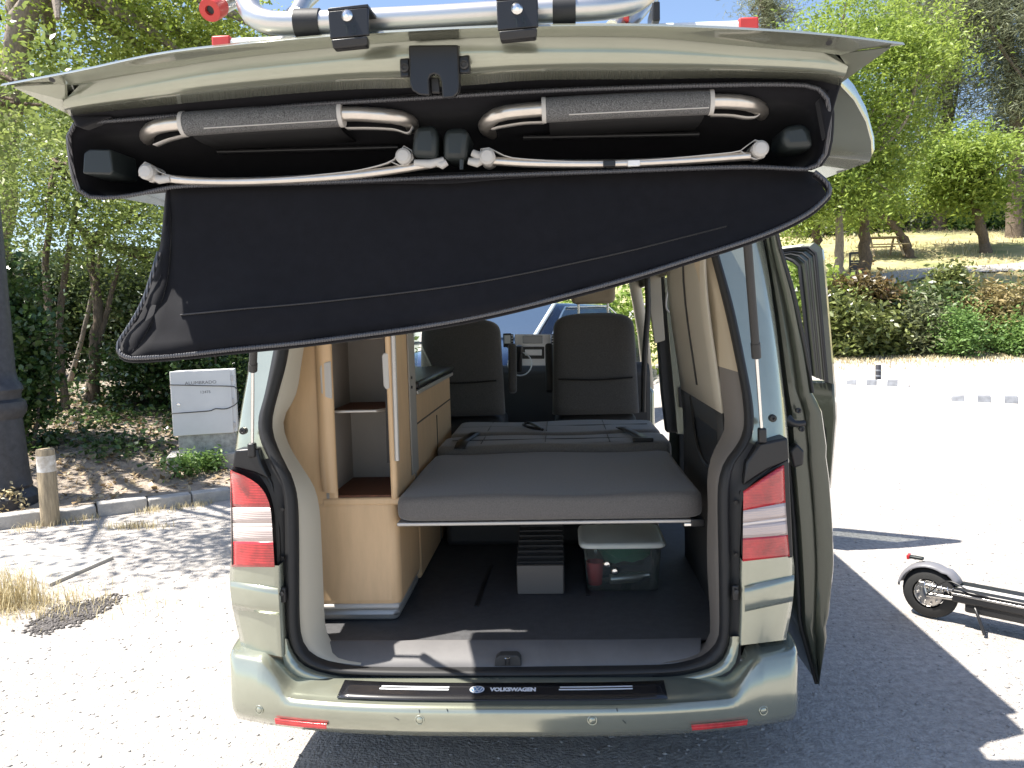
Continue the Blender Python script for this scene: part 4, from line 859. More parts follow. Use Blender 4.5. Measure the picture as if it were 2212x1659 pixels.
bt=tube('steel_bottle',[(.40,3.46,.555),(.52,3.47,.56),(.54,3.47,.565),(.57,3.47,.57)],[.022,.022,.012,.013],'alu',None,14); tag(bt,'small silver bottle lying inside the clear box','bottle')
for q in((1311,1220),(1328,1235)): 
    o=lathe('round_sticker',[(.0001,.006),(.012,.004),(.016,0),(.012,-.004)],U(*q,3.362),(0,-1,0),'chrome',None,16); tag(o,'round silver sticker on the clear box, '+('upper left one' if q[0]<1320 else 'lower right one'),'sticker','round stickers on the clear box')
rp=thing('levelling_ramp','grey ribbed levelling ramp standing left of the clear box','ramp',(.10,3.45,.524))
a0=U(1118,1283,3.36);b0=U(1218,1283,3.36);zt_=U(1165,1222,3.36)[2]
prism('ramp_front',[(a0[0],3.36,.524),(b0[0],3.36,.524),(b0[0],3.36,zt_),(a0[0],3.36,zt_)],(0,.02,0),'taupe',rp,.004)
prism('ramp_body',[(a0[0]-.004,3.38,.524),(a0[0]-.004,3.38,zt_-.006),(a0[0]-.004,3.80,zt_+.10),(a0[0]-.004,3.84,zt_+.10),(a0[0]-.004,3.84,.524)],(b0[0]-a0[0]+.008,0,0),'dark_trim',rp,.004)
for k in range(9): box('ramp_rib',((a0[0]+b0[0])/2,3.40+k*.045,zt_+.002+k*.0108),(b0[0]-a0[0],.012,.012),'black',rp,.002)
# ================================================================== SCOOTER
sw=G(2012,1338); sc=thing('kick_scooter','black electric kick scooter with grey rear mudguard parked on the gravel','scooter',sw)
d2=G(2215,1470)-sw; 
far=U(2212,1285,4.05); sd_=np.array([.76,-.65,0]); sd_/=np.linalg.norm(sd_); sn=np.array([-sd_[1],sd_[0],0]); Rw=.142; wc=sw+np.array([.0,.02,Rw])
w=lathe('rear_wheel',[(.08,-.038),(.116,-.037),(.134,-.024),(Rw,0),(.134,.024),(.116,.037),(.08,.038)],wc,tuple(sn),'tyre',sc,36)
lathe('hub',[(.0001,-.040),(.03,-.040),(.045,-.034),(.070,-.030),(.072,-.034),(.074,-.030),(.074,.03),(.045,.034),(.0001,.04)],wc,tuple(sn),'alu',w,28)
for k in range(10):
    a=k*.628; box('hub_bolt',wc-sn*.040+np.array([sd_[0]*math.cos(a)*.055,sd_[1]*math.cos(a)*.055,math.sin(a)*.055]),(.010,.010,.010),'chrome',w,.002)
# mudguard arc
rows=[]
for a in np.linspace(math.radians(172),math.radians(28),18):
    r_=Rw+.022+(.012 if a<1 else 0); c=wc+sd_*math.cos(a)*r_+np.array([0,0,math.sin(a)*r_]); rows.append([c+sn*w_+np.array([math.cos(a)*sd_[0],math.cos(a)*sd_[1],math.sin(a)])*(-.018*(abs(w_)/.048)**3) for w_ in np.linspace(-.048,.048,9)])
mg=loft('mudguard',rows,'holder',sc,solid=.004); mg.data.materials[0]=M['mud']=mat('mudguard_grey',(.16,.16,.175),.4)
e=wc+sd_*(-.10)+np.array([0,0,Rw+.035]); box('tail_light_arm',e+sd_*.03,(.07,.03,.016),'holder',sc,.005,rz=math.atan2(sd_[1],sd_[0])); box('tail_light',e-sd_*.012,(.016,.034,.028),'lens_red',sc,.004,rz=math.atan2(sd_[1],sd_[0]))
rz_=math.atan2(sd_[1],sd_[0]); dk0=wc+sd_*.13+np.array([0,0,.045]); L=.62
def along(t,o=0,z=0): return dk0+sd_*t+sn*o+np.array([0,0,z])
dk=box('deck',along(L/2,0,-.012),(L,.18,.07),'black',sc,.012,rz=rz_); box('deck_grip',along(L/2,0,.018),(L*.97,.15,.006),'holder',dk,.002,rz=rz_)
box('deck_stripe',along(L/2,-.02,.0225),(L*.95,.045,.003),'greyplast',dk,rz=rz_); box('deck_edge',along(L/2,-.088,-.002),(L,.008,.012),'alu',dk,.002,rz=rz_); box('battery_case',along(L/2+.03,0,-.062),(L*.9,.16,.06),'black',dk,.01,rz=rz_)
for s_ in(-1,1):
    sw_=tube('swing_arm',[wc+sn*s_*.055,along(.02,s_*.055,-.035),along(.12,s_*.055,-.03)],.013,'alu',sc,10)
    v,f=[],[]
    c_=[]; p0=wc+sn*s_*.058+np.array([0,0,.055])-sd_*.02; p1=along(.05,s_*.058,.0)
    ax_=(p1-p0); Lx=np.linalg.norm(ax_); ax_/=Lx; u1=sn; u2=np.cross(ax_,u1)
    for k in range(90):
        t=k/89; an=t*2*math.pi*7; c_.append(p0+ax_*Lx*t+u1*math.cos(an)*.017+u2*math.sin(an)*.017)
    tube('shock_spring',c_,.0035,'chrome',sc,6); tube('shock_body',[p0,p1],.009,'alu',sc,10); box('shock_mount',p0,(.035,.025,.03),'alu',sc,.005,rz=rz_); tube('suspension_link',[wc+sn*s_*.06+np.array([0,0,-.0]),p0+np.array([0,0,.01])],.010,'chrome',sc,8)
tube('brake_cable',rs([along(.25,-.07,.0),along(.10,-.10,.03),along(-.02,-.085,.06),wc-sn*.07],16),.004,'black',sc,6)
ks=tube('kickstand',rs([along(.10,-.06,-.05),along(.13,-.10,-.09),along(.17,-.13,-.172)],8),[.012,.011,.009,.008,.008,.008,.009,.010],'black',sc,8)
st0=along(L+.05,0,.0); tube('stem',rs([along(L-.02,0,-.01),st0+np.array([0,0,.03]),st0+np.array([0,0,.12])-sd_*.0,st0+np.array([0,0,1.0])-sd_*.12],20),.022,'black',sc,12)
hb_=st0+np.array([0,0,1.02])-sd_*.12; tube('handlebar',[hb_-sn*.24,hb_,hb_+sn*.24],.014,'black',sc,10)
fw=along(L+.16,0,0); fw[2]=sw[2]+Rw; lathe('front_wheel',[(.03,-.03),(.105,-.034),(.122,-.022),(Rw,0),(.122,.022),(.105,.034),(.03,.03)],fw,tuple(sn),'tyre',sc,30); tube('front_fork',[fw,st0+np.array([0,0,.10])],.02,'black',sc,8)
# ================================================================== left side street furniture
cb=G(430,1012,hb); cabt=thing('utility_cabinet','pale grey metal utility cabinet on a concrete plinth in the bushes','cabinet',cb)
Yc=cb[1]; cl_=U(360,802,Yc); cr_=U(480,802,Yc); cbt=U(366,980,Yc); wz=cr_[0]-cl_[0]; cx_=(cl_[0]+cr_[0])/2+.01; z1_=cl_[2]; z0_=U(366,940,Yc)[2]; zbb=cbt[2]
cyaw=.34
Rz=np.array(Matrix.Rotation(cyaw,3,'Z'))
def cq(x_,y_,z_): return np.array([cx_,Yc+.15,0])+Rz@np.array([x_,y_,0])+np.array([0,0,z_])
def cbox(name,x_,y_,z_,s,m,parent,bv=.004,**k): return box(name,cq(x_,y_,z_),s,m,parent,bv,rz=cyaw,**k)
body=cbox('cabinet_body',.03,0,(z1_+z0_)/2,(wz+.02,.28,z1_-z0_-.01),'cab',cabt,.008)
door_=cbox('cabinet_door',-.0,-.15,(z1_+z0_)/2,(wz,.022,z1_-z0_),'cab',cabt,.006)
for t in(.12,.5,.86): cbox('hinge',wz/2+.012,-.14,z0_+(z1_-z0_)*t,(.022,.03,.06),'greyplast',door_,.004)
lathe('lock',[(.018,0),(.018,.006),(.014,.009),(.006,.008),(.0055,.002),(.0001,.002)],cq(-wz/2+.07,-.161,z0_+(z1_-z0_)*.49),tuple(Rz@np.array([0,-1,0])),'chrome',door_,18)
for s_,z_,sz_,x_ in(('ALUMBRADO',.81,.048,.0),('12475',.66,.040,.04)):
    text('lettering',s_,sz_,lambda co,z_=z_,x_=x_:cq(x_+co[0]*1.1,-.1625,z0_+(z1_-z0_)*z_+co[1]),'sill',door_)
cbox('cabinet_foot',.03,.0,(z0_+zbb)/2-.02,(wz-.03,.27,z0_-zbb+.04),'cabcon',cabt,.004)
cbox('plinth',.05,.03,zbb-.12,(wz+.26,.46,.22),'concrete',cabt,.015)
cz_=lambda t:z0_+(z1_-z0_)*t
tube('cable',rs([cq(-wz/2-.01,-.168,cz_(.80)),cq(0,-.170,cz_(.765)),cq(wz/2-.02,-.170,cz_(.735)),cq(wz/2+.05,-.14,cz_(.70)),cq(wz/2+.065,-.08,cz_(.58)),cq(wz/2+.05,-.14,cz_(.46)),cq(wz/2-.06,-.17,cz_(.385)),cq(wz/2-.18,-.17,cz_(.395)),cq(wz/2-.24,-.17,cz_(.365)),cq(-wz/2-.01,-.168,cz_(.355))],60),.005,'dark_trim',cabt,8)
# wooden post with worn white band
pb=G(108,1112,hb); Hp=U(104,970,pb[1])[2]-pb[2]; wp=thing('wooden_post','short round wooden post with a worn white band beside the kerb','post',pb)
rr_=.075
prof=[(rr_*1.02,-.2),(rr_*1.02,Hp*.2),(rr_,Hp*.72)]; lathe('post_shaft',[(rr_*1.02,-.2),(rr_*1.02,Hp*.2),(rr_,Hp*.975),(rr_*.93,Hp),(.0001,Hp)],pb,(.0,0,1),'post',wp,26)
lathe('white_band',[(rr_*1.006,Hp*.66),(rr_*1.012,Hp*.67),(rr_*1.006,Hp*.90),(rr_*1.0,Hp*.91)],pb,(0,0,1),'postwhite',wp,26)
# lamp post
lb=G(10,1085,hb); lm=thing('lamp_post','dark cast iron street lamp with stepped round base at the left edge','lamp post',lb)
zz=lambda y:U(10,y,lb[1])[2]-lb[2]; rx=lambda px,y:U(px,y,lb[1])[0]-lb[0]
prof=[(.30,-.15),(.30,.06),(.27,.10),(.235,.13),(.245,.16),(.235,.19),(.225,zz(1020)),(.205,zz(930)),(.20,zz(905)),(.235,zz(893)),(.245,zz(880)),(.235,zz(868)),(.20,zz(862)),(.205,zz(850)),(.225,zz(842)),(.215,zz(832)),(.185,zz(822)),(.172,zz(800)),(.168,zz(700)),(.158,zz(500)),(.145,zz(330)),(.12,zz(215)),(.12,zz(205)),(.10,zz(190)),(.16,zz(178)),(.10,zz(168))]
lathe('post_column',prof,lb,(0,0,1),'iron',lm,32)
hz=lb+np.array([0,0,zz(168)]); ln=lathe('lantern',[(.10,0),(.19,.12),(.25,.60),(.0001,.62)],hz,(0,0,1),'glass',lm,6); lathe('lantern_cap',[(.31,.60),(.30,.64),(.16,.82),(.06,.90),(.0001,1.0)],hz,(0,0,1),'iron',lm,6)
for k in range(6):
    a=k*math.pi/3; tube('lantern_bar',[hz+np.array([.19*math.cos(a),.19*math.sin(a),.12]),hz+np.array([.25*math.cos(a),.25*math.sin(a),.60])],.015,'iron',ln,6)
# ================================================================== right side: wheel stops, bollard
M['stopdark']=mat('stop_rubber',(.20,.21,.23),.8,noise=(12,.3)); M['stopwhite']=mat('stop_white',(.8,.8,.78),.7)
def stop(px,py,Lg,lbl,yaw_):
    g=G(px,py); t=thing('wheel_stop',lbl,'wheel stop',g,'rubber wheel stops on the car park'); c,s=math.cos(yaw_),math.sin(yaw_)
    n_=6
    for k in range(n_):
        a=-Lg/2+Lg*k/n_; b=a+Lg/n_; 
        def q(u_,v_,z_): return g+np.array([u_*c-v_*s,u_*s+v_*c,z_])
        ta=.75 if k==0 else 1; tb=.75 if k==n_-1 else 1
        v=[q(a,-.09,-.02),q(a,-.05*ta,.09*ta),q(a,.05*ta,.09*ta),q(a,.09,-.02),q(b,-.09,-.02),q(b,-.05*tb,.09*tb),q(b,.05*tb,.09*tb),q(b,.09,-.02)]
        obj('stop_segment',v,[(0,1,2,3),(4,7,6,5),(0,4,5,1),(1,5,6,2),(2,6,7,3),(0,3,7,4)],'stopdark' if k%2==0 else 'stopwhite',t,bevel=.01)
stop(1895,832,.95,'low wheel stop with a short black stump on it',-.45); stop(2140,868,1.0,'low grey and white wheel stop at the right edge of the car park',-.40)
bg_=G(1897,828); hb2=U(1897,788,bg_[1])[2]-bg_[2]; bo=thing('bollard','short black bollard stump standing at the first wheel stop','bollard',bg_)
lathe('bollard_tube',[(.045,0),(.045,hb2*.97),(.04,hb2),(.0001,hb2)],bg_,(0,0,1),'iron',bo,16)
for t in(.35,.65): lathe('bollard_ring',[(.0455,hb2*t),(.05,hb2*t+.01),(.0455,hb2*t+.03)],bg_,(0,0,1),'stopdark',bo,16)
# ================================================================== VEGETATION
def trunk(name,pts,r0,r1,m,parent,n=9):
    p=rs(pts,18); rr=np.linspace(r0,r1,18)*(1+.05*rng.normal(size=18)); rr[0]*=1.35; rr[1]*=1.1
    p=p+rng.normal(size=p.shape)*r0*.12; return tube(name,p,rr,m,parent,n)
def boughs(base,ells,r,m,parent,k=6):
    base=np.array(base)
    for c,rd,_ in ells:
        for i in range(k):
            e=np.array(c)+rng.normal(size=3)*np.array(rd)*.45; mid=base*.5+e*.5+rng.normal(size=3)*.15*np.linalg.norm(e-base)*.4
            tube('branch',rs([base,mid,e],10),np.linspace(r,r*.2,10),m,parent,6)
def tree(name,lbl,base,stems,ells,per,cr,size,asp,lm,bm,group=None,flat=.7,droop=0.,bk=4,cat='tree',shell=.45):
    t=thing(name,lbl,cat,base,group)
    for pts,r0,r1 in stems: trunk('trunk',pts,r0,r1,bm,t)
    if stems and bk: 
        tip=stems[0][0][-1]; boughs(tip,ells,stems[0][2],bm,t,bk)
    crown('crown',ells,per,cr,size,asp,lm,t,flat,shell,droop); return t
def px3(x,y,Y): return U(x,y,Y)
# ---- left grove
grp='trees of the left grove'
b=G(112,890,hb)
tree('grove_tree','slender twin stemmed tree between the lamp post and the cabinet',b,[([b,px3(106,700,b[1]),px3(100,560,b[1]+.2),px3(120,350,b[1]+.3)],.06,.03),([b+[.12,.1,0],px3(128,720,b[1]+.1),px3(140,600,b[1]+.3),px3(175,380,b[1]+.5)],.055,.03)],
  [(px3(120,450,b[1]),(1.3,1.2,.85),70),(px3(40,330,b[1]+.6),(1.1,1.3,.9),60)],75,.24,.068,.5,'lf_left','bark',grp)
b=G(200,868,hb)
tree('grove_tree','leaning forked tree just left of the cabinet',b,[([b,px3(205,760,b[1]),px3(212,660,b[1]),px3(190,520,b[1]+.3)],.09,.05),([b+[0,0,.4],px3(240,640,b[1]),px3(260,560,b[1])],.05,.03)],
  [(px3(270,470,b[1]-.3),(1.4,1.1,1.0),90),(px3(420,560,b[1]+.5),(1.0,1.0,.7),50)],75,.24,.065,.5,'lf_left','bark',grp)
b=px3(150,880,12.2); b[2]=hb(b[0],b[1])
tree('grove_tree','thin pale sapling stem leaning right in the left grove',b,[([b,px3(175,740,12.0),px3(215,560,11.8),px3(235,430,11.6)],.04,.02)],
  [(px3(200,300,12.5),(1.5,1.5,1.1),80),(px3(330,400,12.5),(1.3,1.2,.9),70)],80,.26,.068,.5,'lf_left','bark_grey',grp)
b=np.array([-9.6,13.0,0]); b[2]=hb(b[0],b[1])
tree('grove_tree','big grey trunked tree with lime green leaves in the top left corner',b,[([b,px3(5,420,13),px3(15,200,12.6),px3(48,60,12.4),px3(95,-60,12.2)],.28,.16),([px3(15,200,12.6),px3(30,80,12.8),px3(35,-60,13)],.15,.1)],
  [(px3(220,60,13.5),(2.0,1.6,1.1),120),(px3(420,90,14),(1.6,1.5,1.0),110),(px3(90,180,13),(1.1,1.2,.8),50),(px3(300,-120,13),(3,2,1.2),90)],85,.3,.085,.5,'lf_lime','bark_grey',grp,bk=3)
b=np.array([-6.2,16.5,0]); b[2]=hb(b[0],b[1])
tree('grove_tree','tall leafy tree rising behind the others, left of the carrier tubes',b,[([b,b+[.1,0,2.5],b+[.3,.2,4.6]],.16,.08)],
  [(px3(330,240,16),(2.2,1.6,1.6),150),(px3(480,180,17),(1.5,1.5,1.3),100),(px3(160,260,15),(1.5,1.5,1.2),90)],80,.32,.085,.5,'lf_left','bark',grp)
b=np.array([-8.9,9.6,0]); b[2]=hb(b[0],b[1])
tree('grove_tree','shade tree at the left border, its branches over the kerb',b,[([b,b+[.2,-.3,2],b+[1.2,-1.0,4.2]],.18,.09)],
  [((-6.6,7.9,4.6),(1.7,1.5,.9),26),((-5.3,5.8,4.7),(1.5,.9,.4),34),((-4.6,6.6,5.2),(.9,.7,.35),16),((-5.9,9.0,4.3),(1.2,1.2,.7),18)],60,.28,.10,.5,'lf_left','bark',grp)
# dark hedge and ivy behind the stems
def shrub(name,lbl,c,r,nc,per,cr,size,asp,lm,group,flat=.8,droop=0.,cat='shrub',stems=5):
    c=np.array(c,float); base=c.copy(); base[2]=c[2]-r[2]; t=thing(name,lbl,cat,base,group)
    for i in range(stems):
        e=c+rng.normal(size=3)*np.array(r)*.4; tube('stem',rs([base+[rng.uniform(-.15,.15),rng.uniform(-.15,.15),-.05],base*.5+e*.5+rng.normal(size=3)*.06,e],8),np.linspace(.025,.008,8),'bark',t,5)
    crown('foliage',[(c,r,nc)],per,cr,size,asp,lm,t,flat,.4,droop); return t
gh='dark evergreen shrubs under the left grove'
for i,(x,y,Y,r,l) in enumerate(((70,700,13.6,(1.1,.8,1.25),'dark evergreen shrub right behind the lamp post'),(190,690,14.2,(1.2,.8,1.15),'dark evergreen shrub behind the twin stemmed tree'),(310,700,13.8,(1.2,.8,1.1),'dark evergreen shrub behind the forked tree'),(430,690,13.6,(1.2,.8,1.2),'dark evergreen shrub behind the utility cabinet'),(530,720,13.2,(1.1,.8,1.2),'dark evergreen shrub beside the left van pillar'))):
    c=px3(x,y,Y); shrub('evergreen_shrub',l,c,r,130,70,.2,.10,.55,'lf_dark',gh)
for (x,y,Y,r,l) in ((300,800,11.2,(.75,.5,.55),'glossy low bush at the left side of the cabinet'),(470,780,10.9,(.8,.5,.75),'glossy low bush at the right side of the cabinet'),(400,760,11.6,(.8,.5,.6),'glossy low bush rising behind the cabinet top')):
    shrub('laurel_bush',l,px3(x,y,Y),r,70,50,.16,.09,.5,'lf_ivy','glossy bushes round the cabinet')
c=px3(58,830,8.9); shrub('ivy_column','dark ivy climbing right behind the lamp post column',c+[0,0,.1],(.22,.25,1.0),80,50,.11,.075,.8,'lf_ivy',None,cat='ivy')
c=px3(20,700,9.2); shrub('ivy_column','dark ivy mass at the left border above the lamp base',c,(.35,.3,.9),70,50,.13,.075,.8,'lf_ivy',None,cat='ivy')
# weeds by the cabinet and small plants
for x,y,s,l in((405,1020,.20,'leafy weed in front of the cabinet plinth'),(458,1005,.13,'thin weed at the right corner of the cabinet plinth'),(25,1085,.10,'dry thistle at the foot of the lamp post')):
    g=G(x,y+10,hb); shrub('weed',l,g+[0,-.05,s*.8],(s,s*.6,s*.8),26,24,.05,.055,.45,'lf_fresh' if s>.12 else 'straw',None,cat='weed',stems=3)
# ground cover on the bank, leaf litter, straw : uncountable
n=9000; a=rng.uniform(-5,5.2,n); s=.2+rng.uniform(0,1,n)**.9*5.2; P2=K0+KD*a[:,None]+KN*s[:,None]; z=np.array([hb(*q) for q in P2])
v,f=leafgeo(np.c_[P2,z+.012+.02*rng.uniform(0,1,n)],.075,.6,up=1.6); o=quickmesh('leaf_litter',v,f,'litter',rng.uniform(0,1,n)); o['kind']='stuff'; o['label']='brown leaf litter on the shaded bank'
n=11000; cc=K0+KD*rng.uniform(-5,5.2,(170,1))+KN*(1.2+rng.uniform(0,1,(170,1))*4.5); P2=(cc[:,None]+rng.normal(size=(170,65,2))*.20).reshape(-1,2); z=np.array([hb(*q) for q in P2]); k=((P2-K0)@KN)>.9; P2=P2[k];z=z[k]
v,f=leafgeo(np.c_[P2,z+.03+.12*rng.uniform(0,1,len(z))**1.5],.075,.75,up=.8); o=quickmesh('ground_ivy',v,f,'lf_ivy',rng.uniform(0,1,len(z))**.7); o['kind']='stuff'; o['label']='green ground ivy spreading over the shaded bank'
def blades(P,hh_,w,lean=.5):
    n=len(P); d=rng.normal(size=(n,3)); d[:,2]=0; d/=np.linalg.norm(d,axis=1)[:,None]+1e-9; L=hh_*rng.uniform(.4,1.2,(n,1)); up=np.array([0,0,1.])
    s=np.stack([-d[:,1],d[:,0],0*d[:,0]],1); m=P+up*L*.6+d*L*.12*lean; t=P+up*L+d*L*.45*lean
    v=np.stack([P-s*w,P+s*w,m+s*w*.7,m-s*w*.7,t],1); return v
def grassobj(name,P,hh_,w,m,lbl,kind='stuff',lean=.6,parent=None):
    v=blades(P,hh_,w,lean); n=len(P); i=np.arange(n)[:,None]*5; tri=np.concatenate([i+np.array([[0,1,2]]),i+np.array([[0,2,3]]),i+np.array([[3,2,4]])]); 
    o=quickmesh(name,v.reshape(-1,3),tri,m,np.tile(rng.uniform(0,1,n),3),parent)
    if kind:o['kind']=kind
    if lbl:o['label']=lbl
    return o
P2=K0+KD*rng.uniform(-3,5,(2600,1))+KN*(-.02-np.abs(rng.normal(size=(2600,1)))*.09); cl=np.sin(P2[:,0]*7)+np.sin(P2[:,0]*17+1); P2=P2[cl>-.2]
grassobj('kerb_straw',np.c_[P2,0*P2[:,0]],.06,.003,'straw','dry straw and grass along the foot of the kerb',lean=1.6)
g=UZ(15,1310); P=np.c_[rng.normal(size=(330,2))*np.array([.11,.07])+g[:2],np.zeros(330)]
tg=thing('grass_tuft','big tuft of pale dry grass at the left edge of the gravel','grass',g); grassobj('blades',P,.26,.003,'straw',None,'stuff',1.0,tg)
P=np.c_[rng.normal(size=(900,2))*np.array([.34,.16])+g[:2]+np.array([.1,-.02]),np.zeros(900)]; grassobj('low_blades',P,.07,.0025,'straw',None,'stuff',1.6,tg)
g=UZ(290,1140); P=np.c_[rng.normal(size=(260,2))*np.array([.16,.05])+g[:2],np.zeros(260)]
tg=thing('grass_tuft','small yellow green grass tuft on the gravel below the kerb','grass',g); grassobj('blades',P,.06,.003,'straw',None,'stuff',1.0,tg)
# ---- right side: hedge
HY=18.4
def bush(px,ytop,ybot,wpx,lm,lbl,leaf=.15,asp=.42,dY=0,nc=120,name='hedge_shrub',cr=.16,per=40):
    Y=HY+dY; g=px3(px,ybot,Y); tp=px3(px,ytop,Y); r=wpx/1750*Y/2; h=(tp[2]-g[2])
    return shrub(name,lbl,(g[0],g[1],g[2]+h*.48),(r,min(r,.8),h*.5),nc,per,cr,leaf,asp,lm,'shrubs of the right hedge',stems=6)
bush(1800,640,765,70,'lf_photinia','broad leaved green shrub at the left end of the hedge, by the door',dY=-.2)
bush(1848,640,768,110,'lf_photinia','big glossy green shrub below the red tipped one',dY=-.3,nc=180)
bush(1855,600,690,150,'lf_red','red tipped photinia shrub in front of the tree trunks',dY=.5,nc=150)
bush(1945,626,720,120,'lf_dark','dark green shrub in the middle of the hedge top',dY=.6,nc=150)
bush(1925,680,768,95,'lf_photinia','low brownish green shrub in the hedge middle',dY=-.1,nc=100)
bush(1985,655,768,100,'lf_oleander','grey green narrow leaved shrub left of the fresh green ones',dY=-.2,nc=130,asp=.25)
bush(2040,618,720,110,'lf_dark','dark shrub behind the two fresh green ones',dY=.6,nc=130)
bush(2140,612,745,150,'lf_tan','tan leaved shrub at the right of the hedge',dY=.2,nc=190,asp=.3)
bush(2075,668,770,78,'lf_fresh','fresh light green round shrub in front of the hedge',dY=-.8,leaf=.09,nc=120)
bush(2195,690,772,75,'lf_fresh','fresh light green shrub at the right border',dY=-.8,leaf=.09,nc=110)
bush(2205,612,700,90,'lf_dark','dark shrub at the right border behind the tan one',dY=.7,nc=110)
bush(2050,580,640,60,'lf_photinia','small sprouting shrub poking above the hedge',dY=.9,nc=50)
# dry verge below the hedge
n=5000; x=rng.uniform(4.0,14,n); y=17.4+rng.normal(size=n)*.6; grassobj('verge_straw',np.c_[x,y,[hg(a,b) for a,b in zip(x,y)]],.07,.010,'straw','dry grass verge along the foot of the hedge',lean=1.4)
# lawn grass
n=24000; x=rng.uniform(3,40,n); y=19.5+rng.uniform(0,1,n)**1.3*26; cl=np.sin(x*.9+y*.4)+np.sin(y*1.1-x*.3)+rng.normal(size=n)*.4; k=cl>-.3; x,y=x[k],y[k]
grassobj('lawn_grass',np.c_[x,y,[hh(a,b) for a,b in zip(x,y)]],.16,.018,'straw','long dry grass on the park slope',lean=1.)
# ---- right side: trees in the park
gp='trees on the park slope'
def ptree(lbl,px,py,stem_px,r,ells,lm,per,size,asp,bm='bark',cr=.4,name='park_tree',droop=0.,flat=.6,bk=4,Yf=None):
    g=G(px,py,hh) if Yf is None else np.array([*px3(px,py,Yf)[:2],0]); 
    if Yf is not None: g[2]=hh(g[0],g[1]) if g[1]>18.9 else hg(g[0],g[1])
    Y=g[1]; pts=[g-[0,0,.15]]+[px3(a,b,Y+c) for a,b,c in stem_px]
    el=[(px3(a,b,Y+c),(w/1750*Y/2,d_,h/1750*Y/2),nc) for a,b,c,w,d_,h,nc in ells]
    return tree(name,lbl,g,[(pts,r,r*.5)],el,per,cr,size,asp,lm,bm,gp,flat,droop,bk)
ptree('bright green acacia nearest the van, with two pale trunks',1812,628,[(1813,540,0),(1815,460,0),(1830,380,.3)],.16,[(1840,180,0,300,1.8,300,170),(1790,400,-.3,170,1.2,170,80),(1960,120,1,220,1.6,200,110),(1880,380,.5,170,1.3,150,70),(1720,470,1,80,.8,90,30)],'lf_acacia',70,.15,.38,'bark_grey',.38,droop=.3)
ptree('acacia with a thick dark trunk beside the notice frame',1865,608,[(1868,540,0),(1866,470,0),(1850,380,0)],.22,[(1900,300,.5,230,1.5,200,110),(1830,80,.5,260,1.6,180,110),(1760,300,1,140,1.2,200,60)],'lf_acacia',70,.15,.38,'bark',.38,droop=.3)
ptree('small leaning tree with a curved brown trunk on the slope',1966,556,[(1955,520,0),(1930,490,0),(1915,470,0)],.20,[(1900,430,.5,170,1.5,110,60),(1850,450,1,120,1.2,80,40)],'lf_acacia',60,.2,.4,'bark',.45)
ptree('round bright green acacia on the slope with a straight brown trunk',2130,545,[(2120,500,0),(2108,440,0),(2100,390,0)],.22,[(2080,350,0,200,2.0,130,120),(2110,420,0,150,1.5,90,60),(2040,370,0,120,1.4,90,50)],'lf_acacia',70,.22,.38,'bark',.45,droop=.2)
ptree('thin dark stemmed tree seen through the open front door window',1768,600,[(1762,500,0),(1752,440,0)],.2,[(1740,420,0,160,1.5,110,60)],'lf_acacia',60,.2,.4,'bark',.45)
for lbl,px,py,Yf,st,el in (('tall dark pine behind the bright acacias',2030,470,40,[(2040,300,0),(2060,120,0),(2080,-80,0)],[(2010,200,0,200,2.2,260,120),(1990,60,0,220,2.2,220,120),(2060,-10,0,260,2.5,200,110),(1960,330,0,200,2,150,70)]),
    ('grey green pine in the top right corner',2190,450,36,[(2195,300,0),(2180,100,0),(2170,-80,0)],[(2160,70,0,200,2.5,200,120),(2200,200,0,150,2.2,200,100),(2090,30,0,150,2,150,80)]),
    ('pine at the far right border above the dark bushes',2290,470,38,[(2290,300,0),(2270,180,0)],[(2230,330,0,150,2,240,110),(2250,180,0,160,2,140,80)]),
    ('slim pine top behind the tailgate corner',1700,480,46,[(1680,300,0),(1660,100,0),(1650,-20,0)],[(1655,30,0,110,2,130,50),(1690,120,0,130,2,160,50)])):
    ptree(lbl,px,py,st,.3,el,'lf_pine',90,.34,.10,'bark',.55,'pine_tree',Yf=Yf,flat=.55,bk=5)
for x,y,w,h,l in((1990,490,110,110,'dark round bush at the top of the slope, left one'),(2060,470,120,130,'dark bush at the top of the slope behind the round acacia'),(2150,480,130,120,'dark bush at the top of the slope right of the acacia trunk'),(2230,480,120,140,'dark bush at the top of the slope by the right border')):
    Y=44; c=px3(x,y,Y); r=w/1750*Y/2; shrub('hill_bush',l,c,(r,1.5,h/1750*Y/2),130,50,.5,.32,.6,'lf_dark','dark bushes along the top of the park slope')
for x,y,w,h,l in((2050,498,50,46,'pale green bushlet in front of the dark hill bushes'),(2150,492,60,60,'pale green bush beside the acacia trunk on the slope'),(1890,480,190,90,'olive scrub at the top of the slope behind the trunks'),(1780,490,150,90,'olive scrub behind the open front door')):
    Y=41; c=px3(x,y,Y); r=w/1750*Y/2; shrub('hill_bush',l,c,(r,1.2,h/1750*Y/2),90,50,.4,.28,.5,'lf_fresh' if w<70 else 'lf_pine','pale bushes on the park slope')
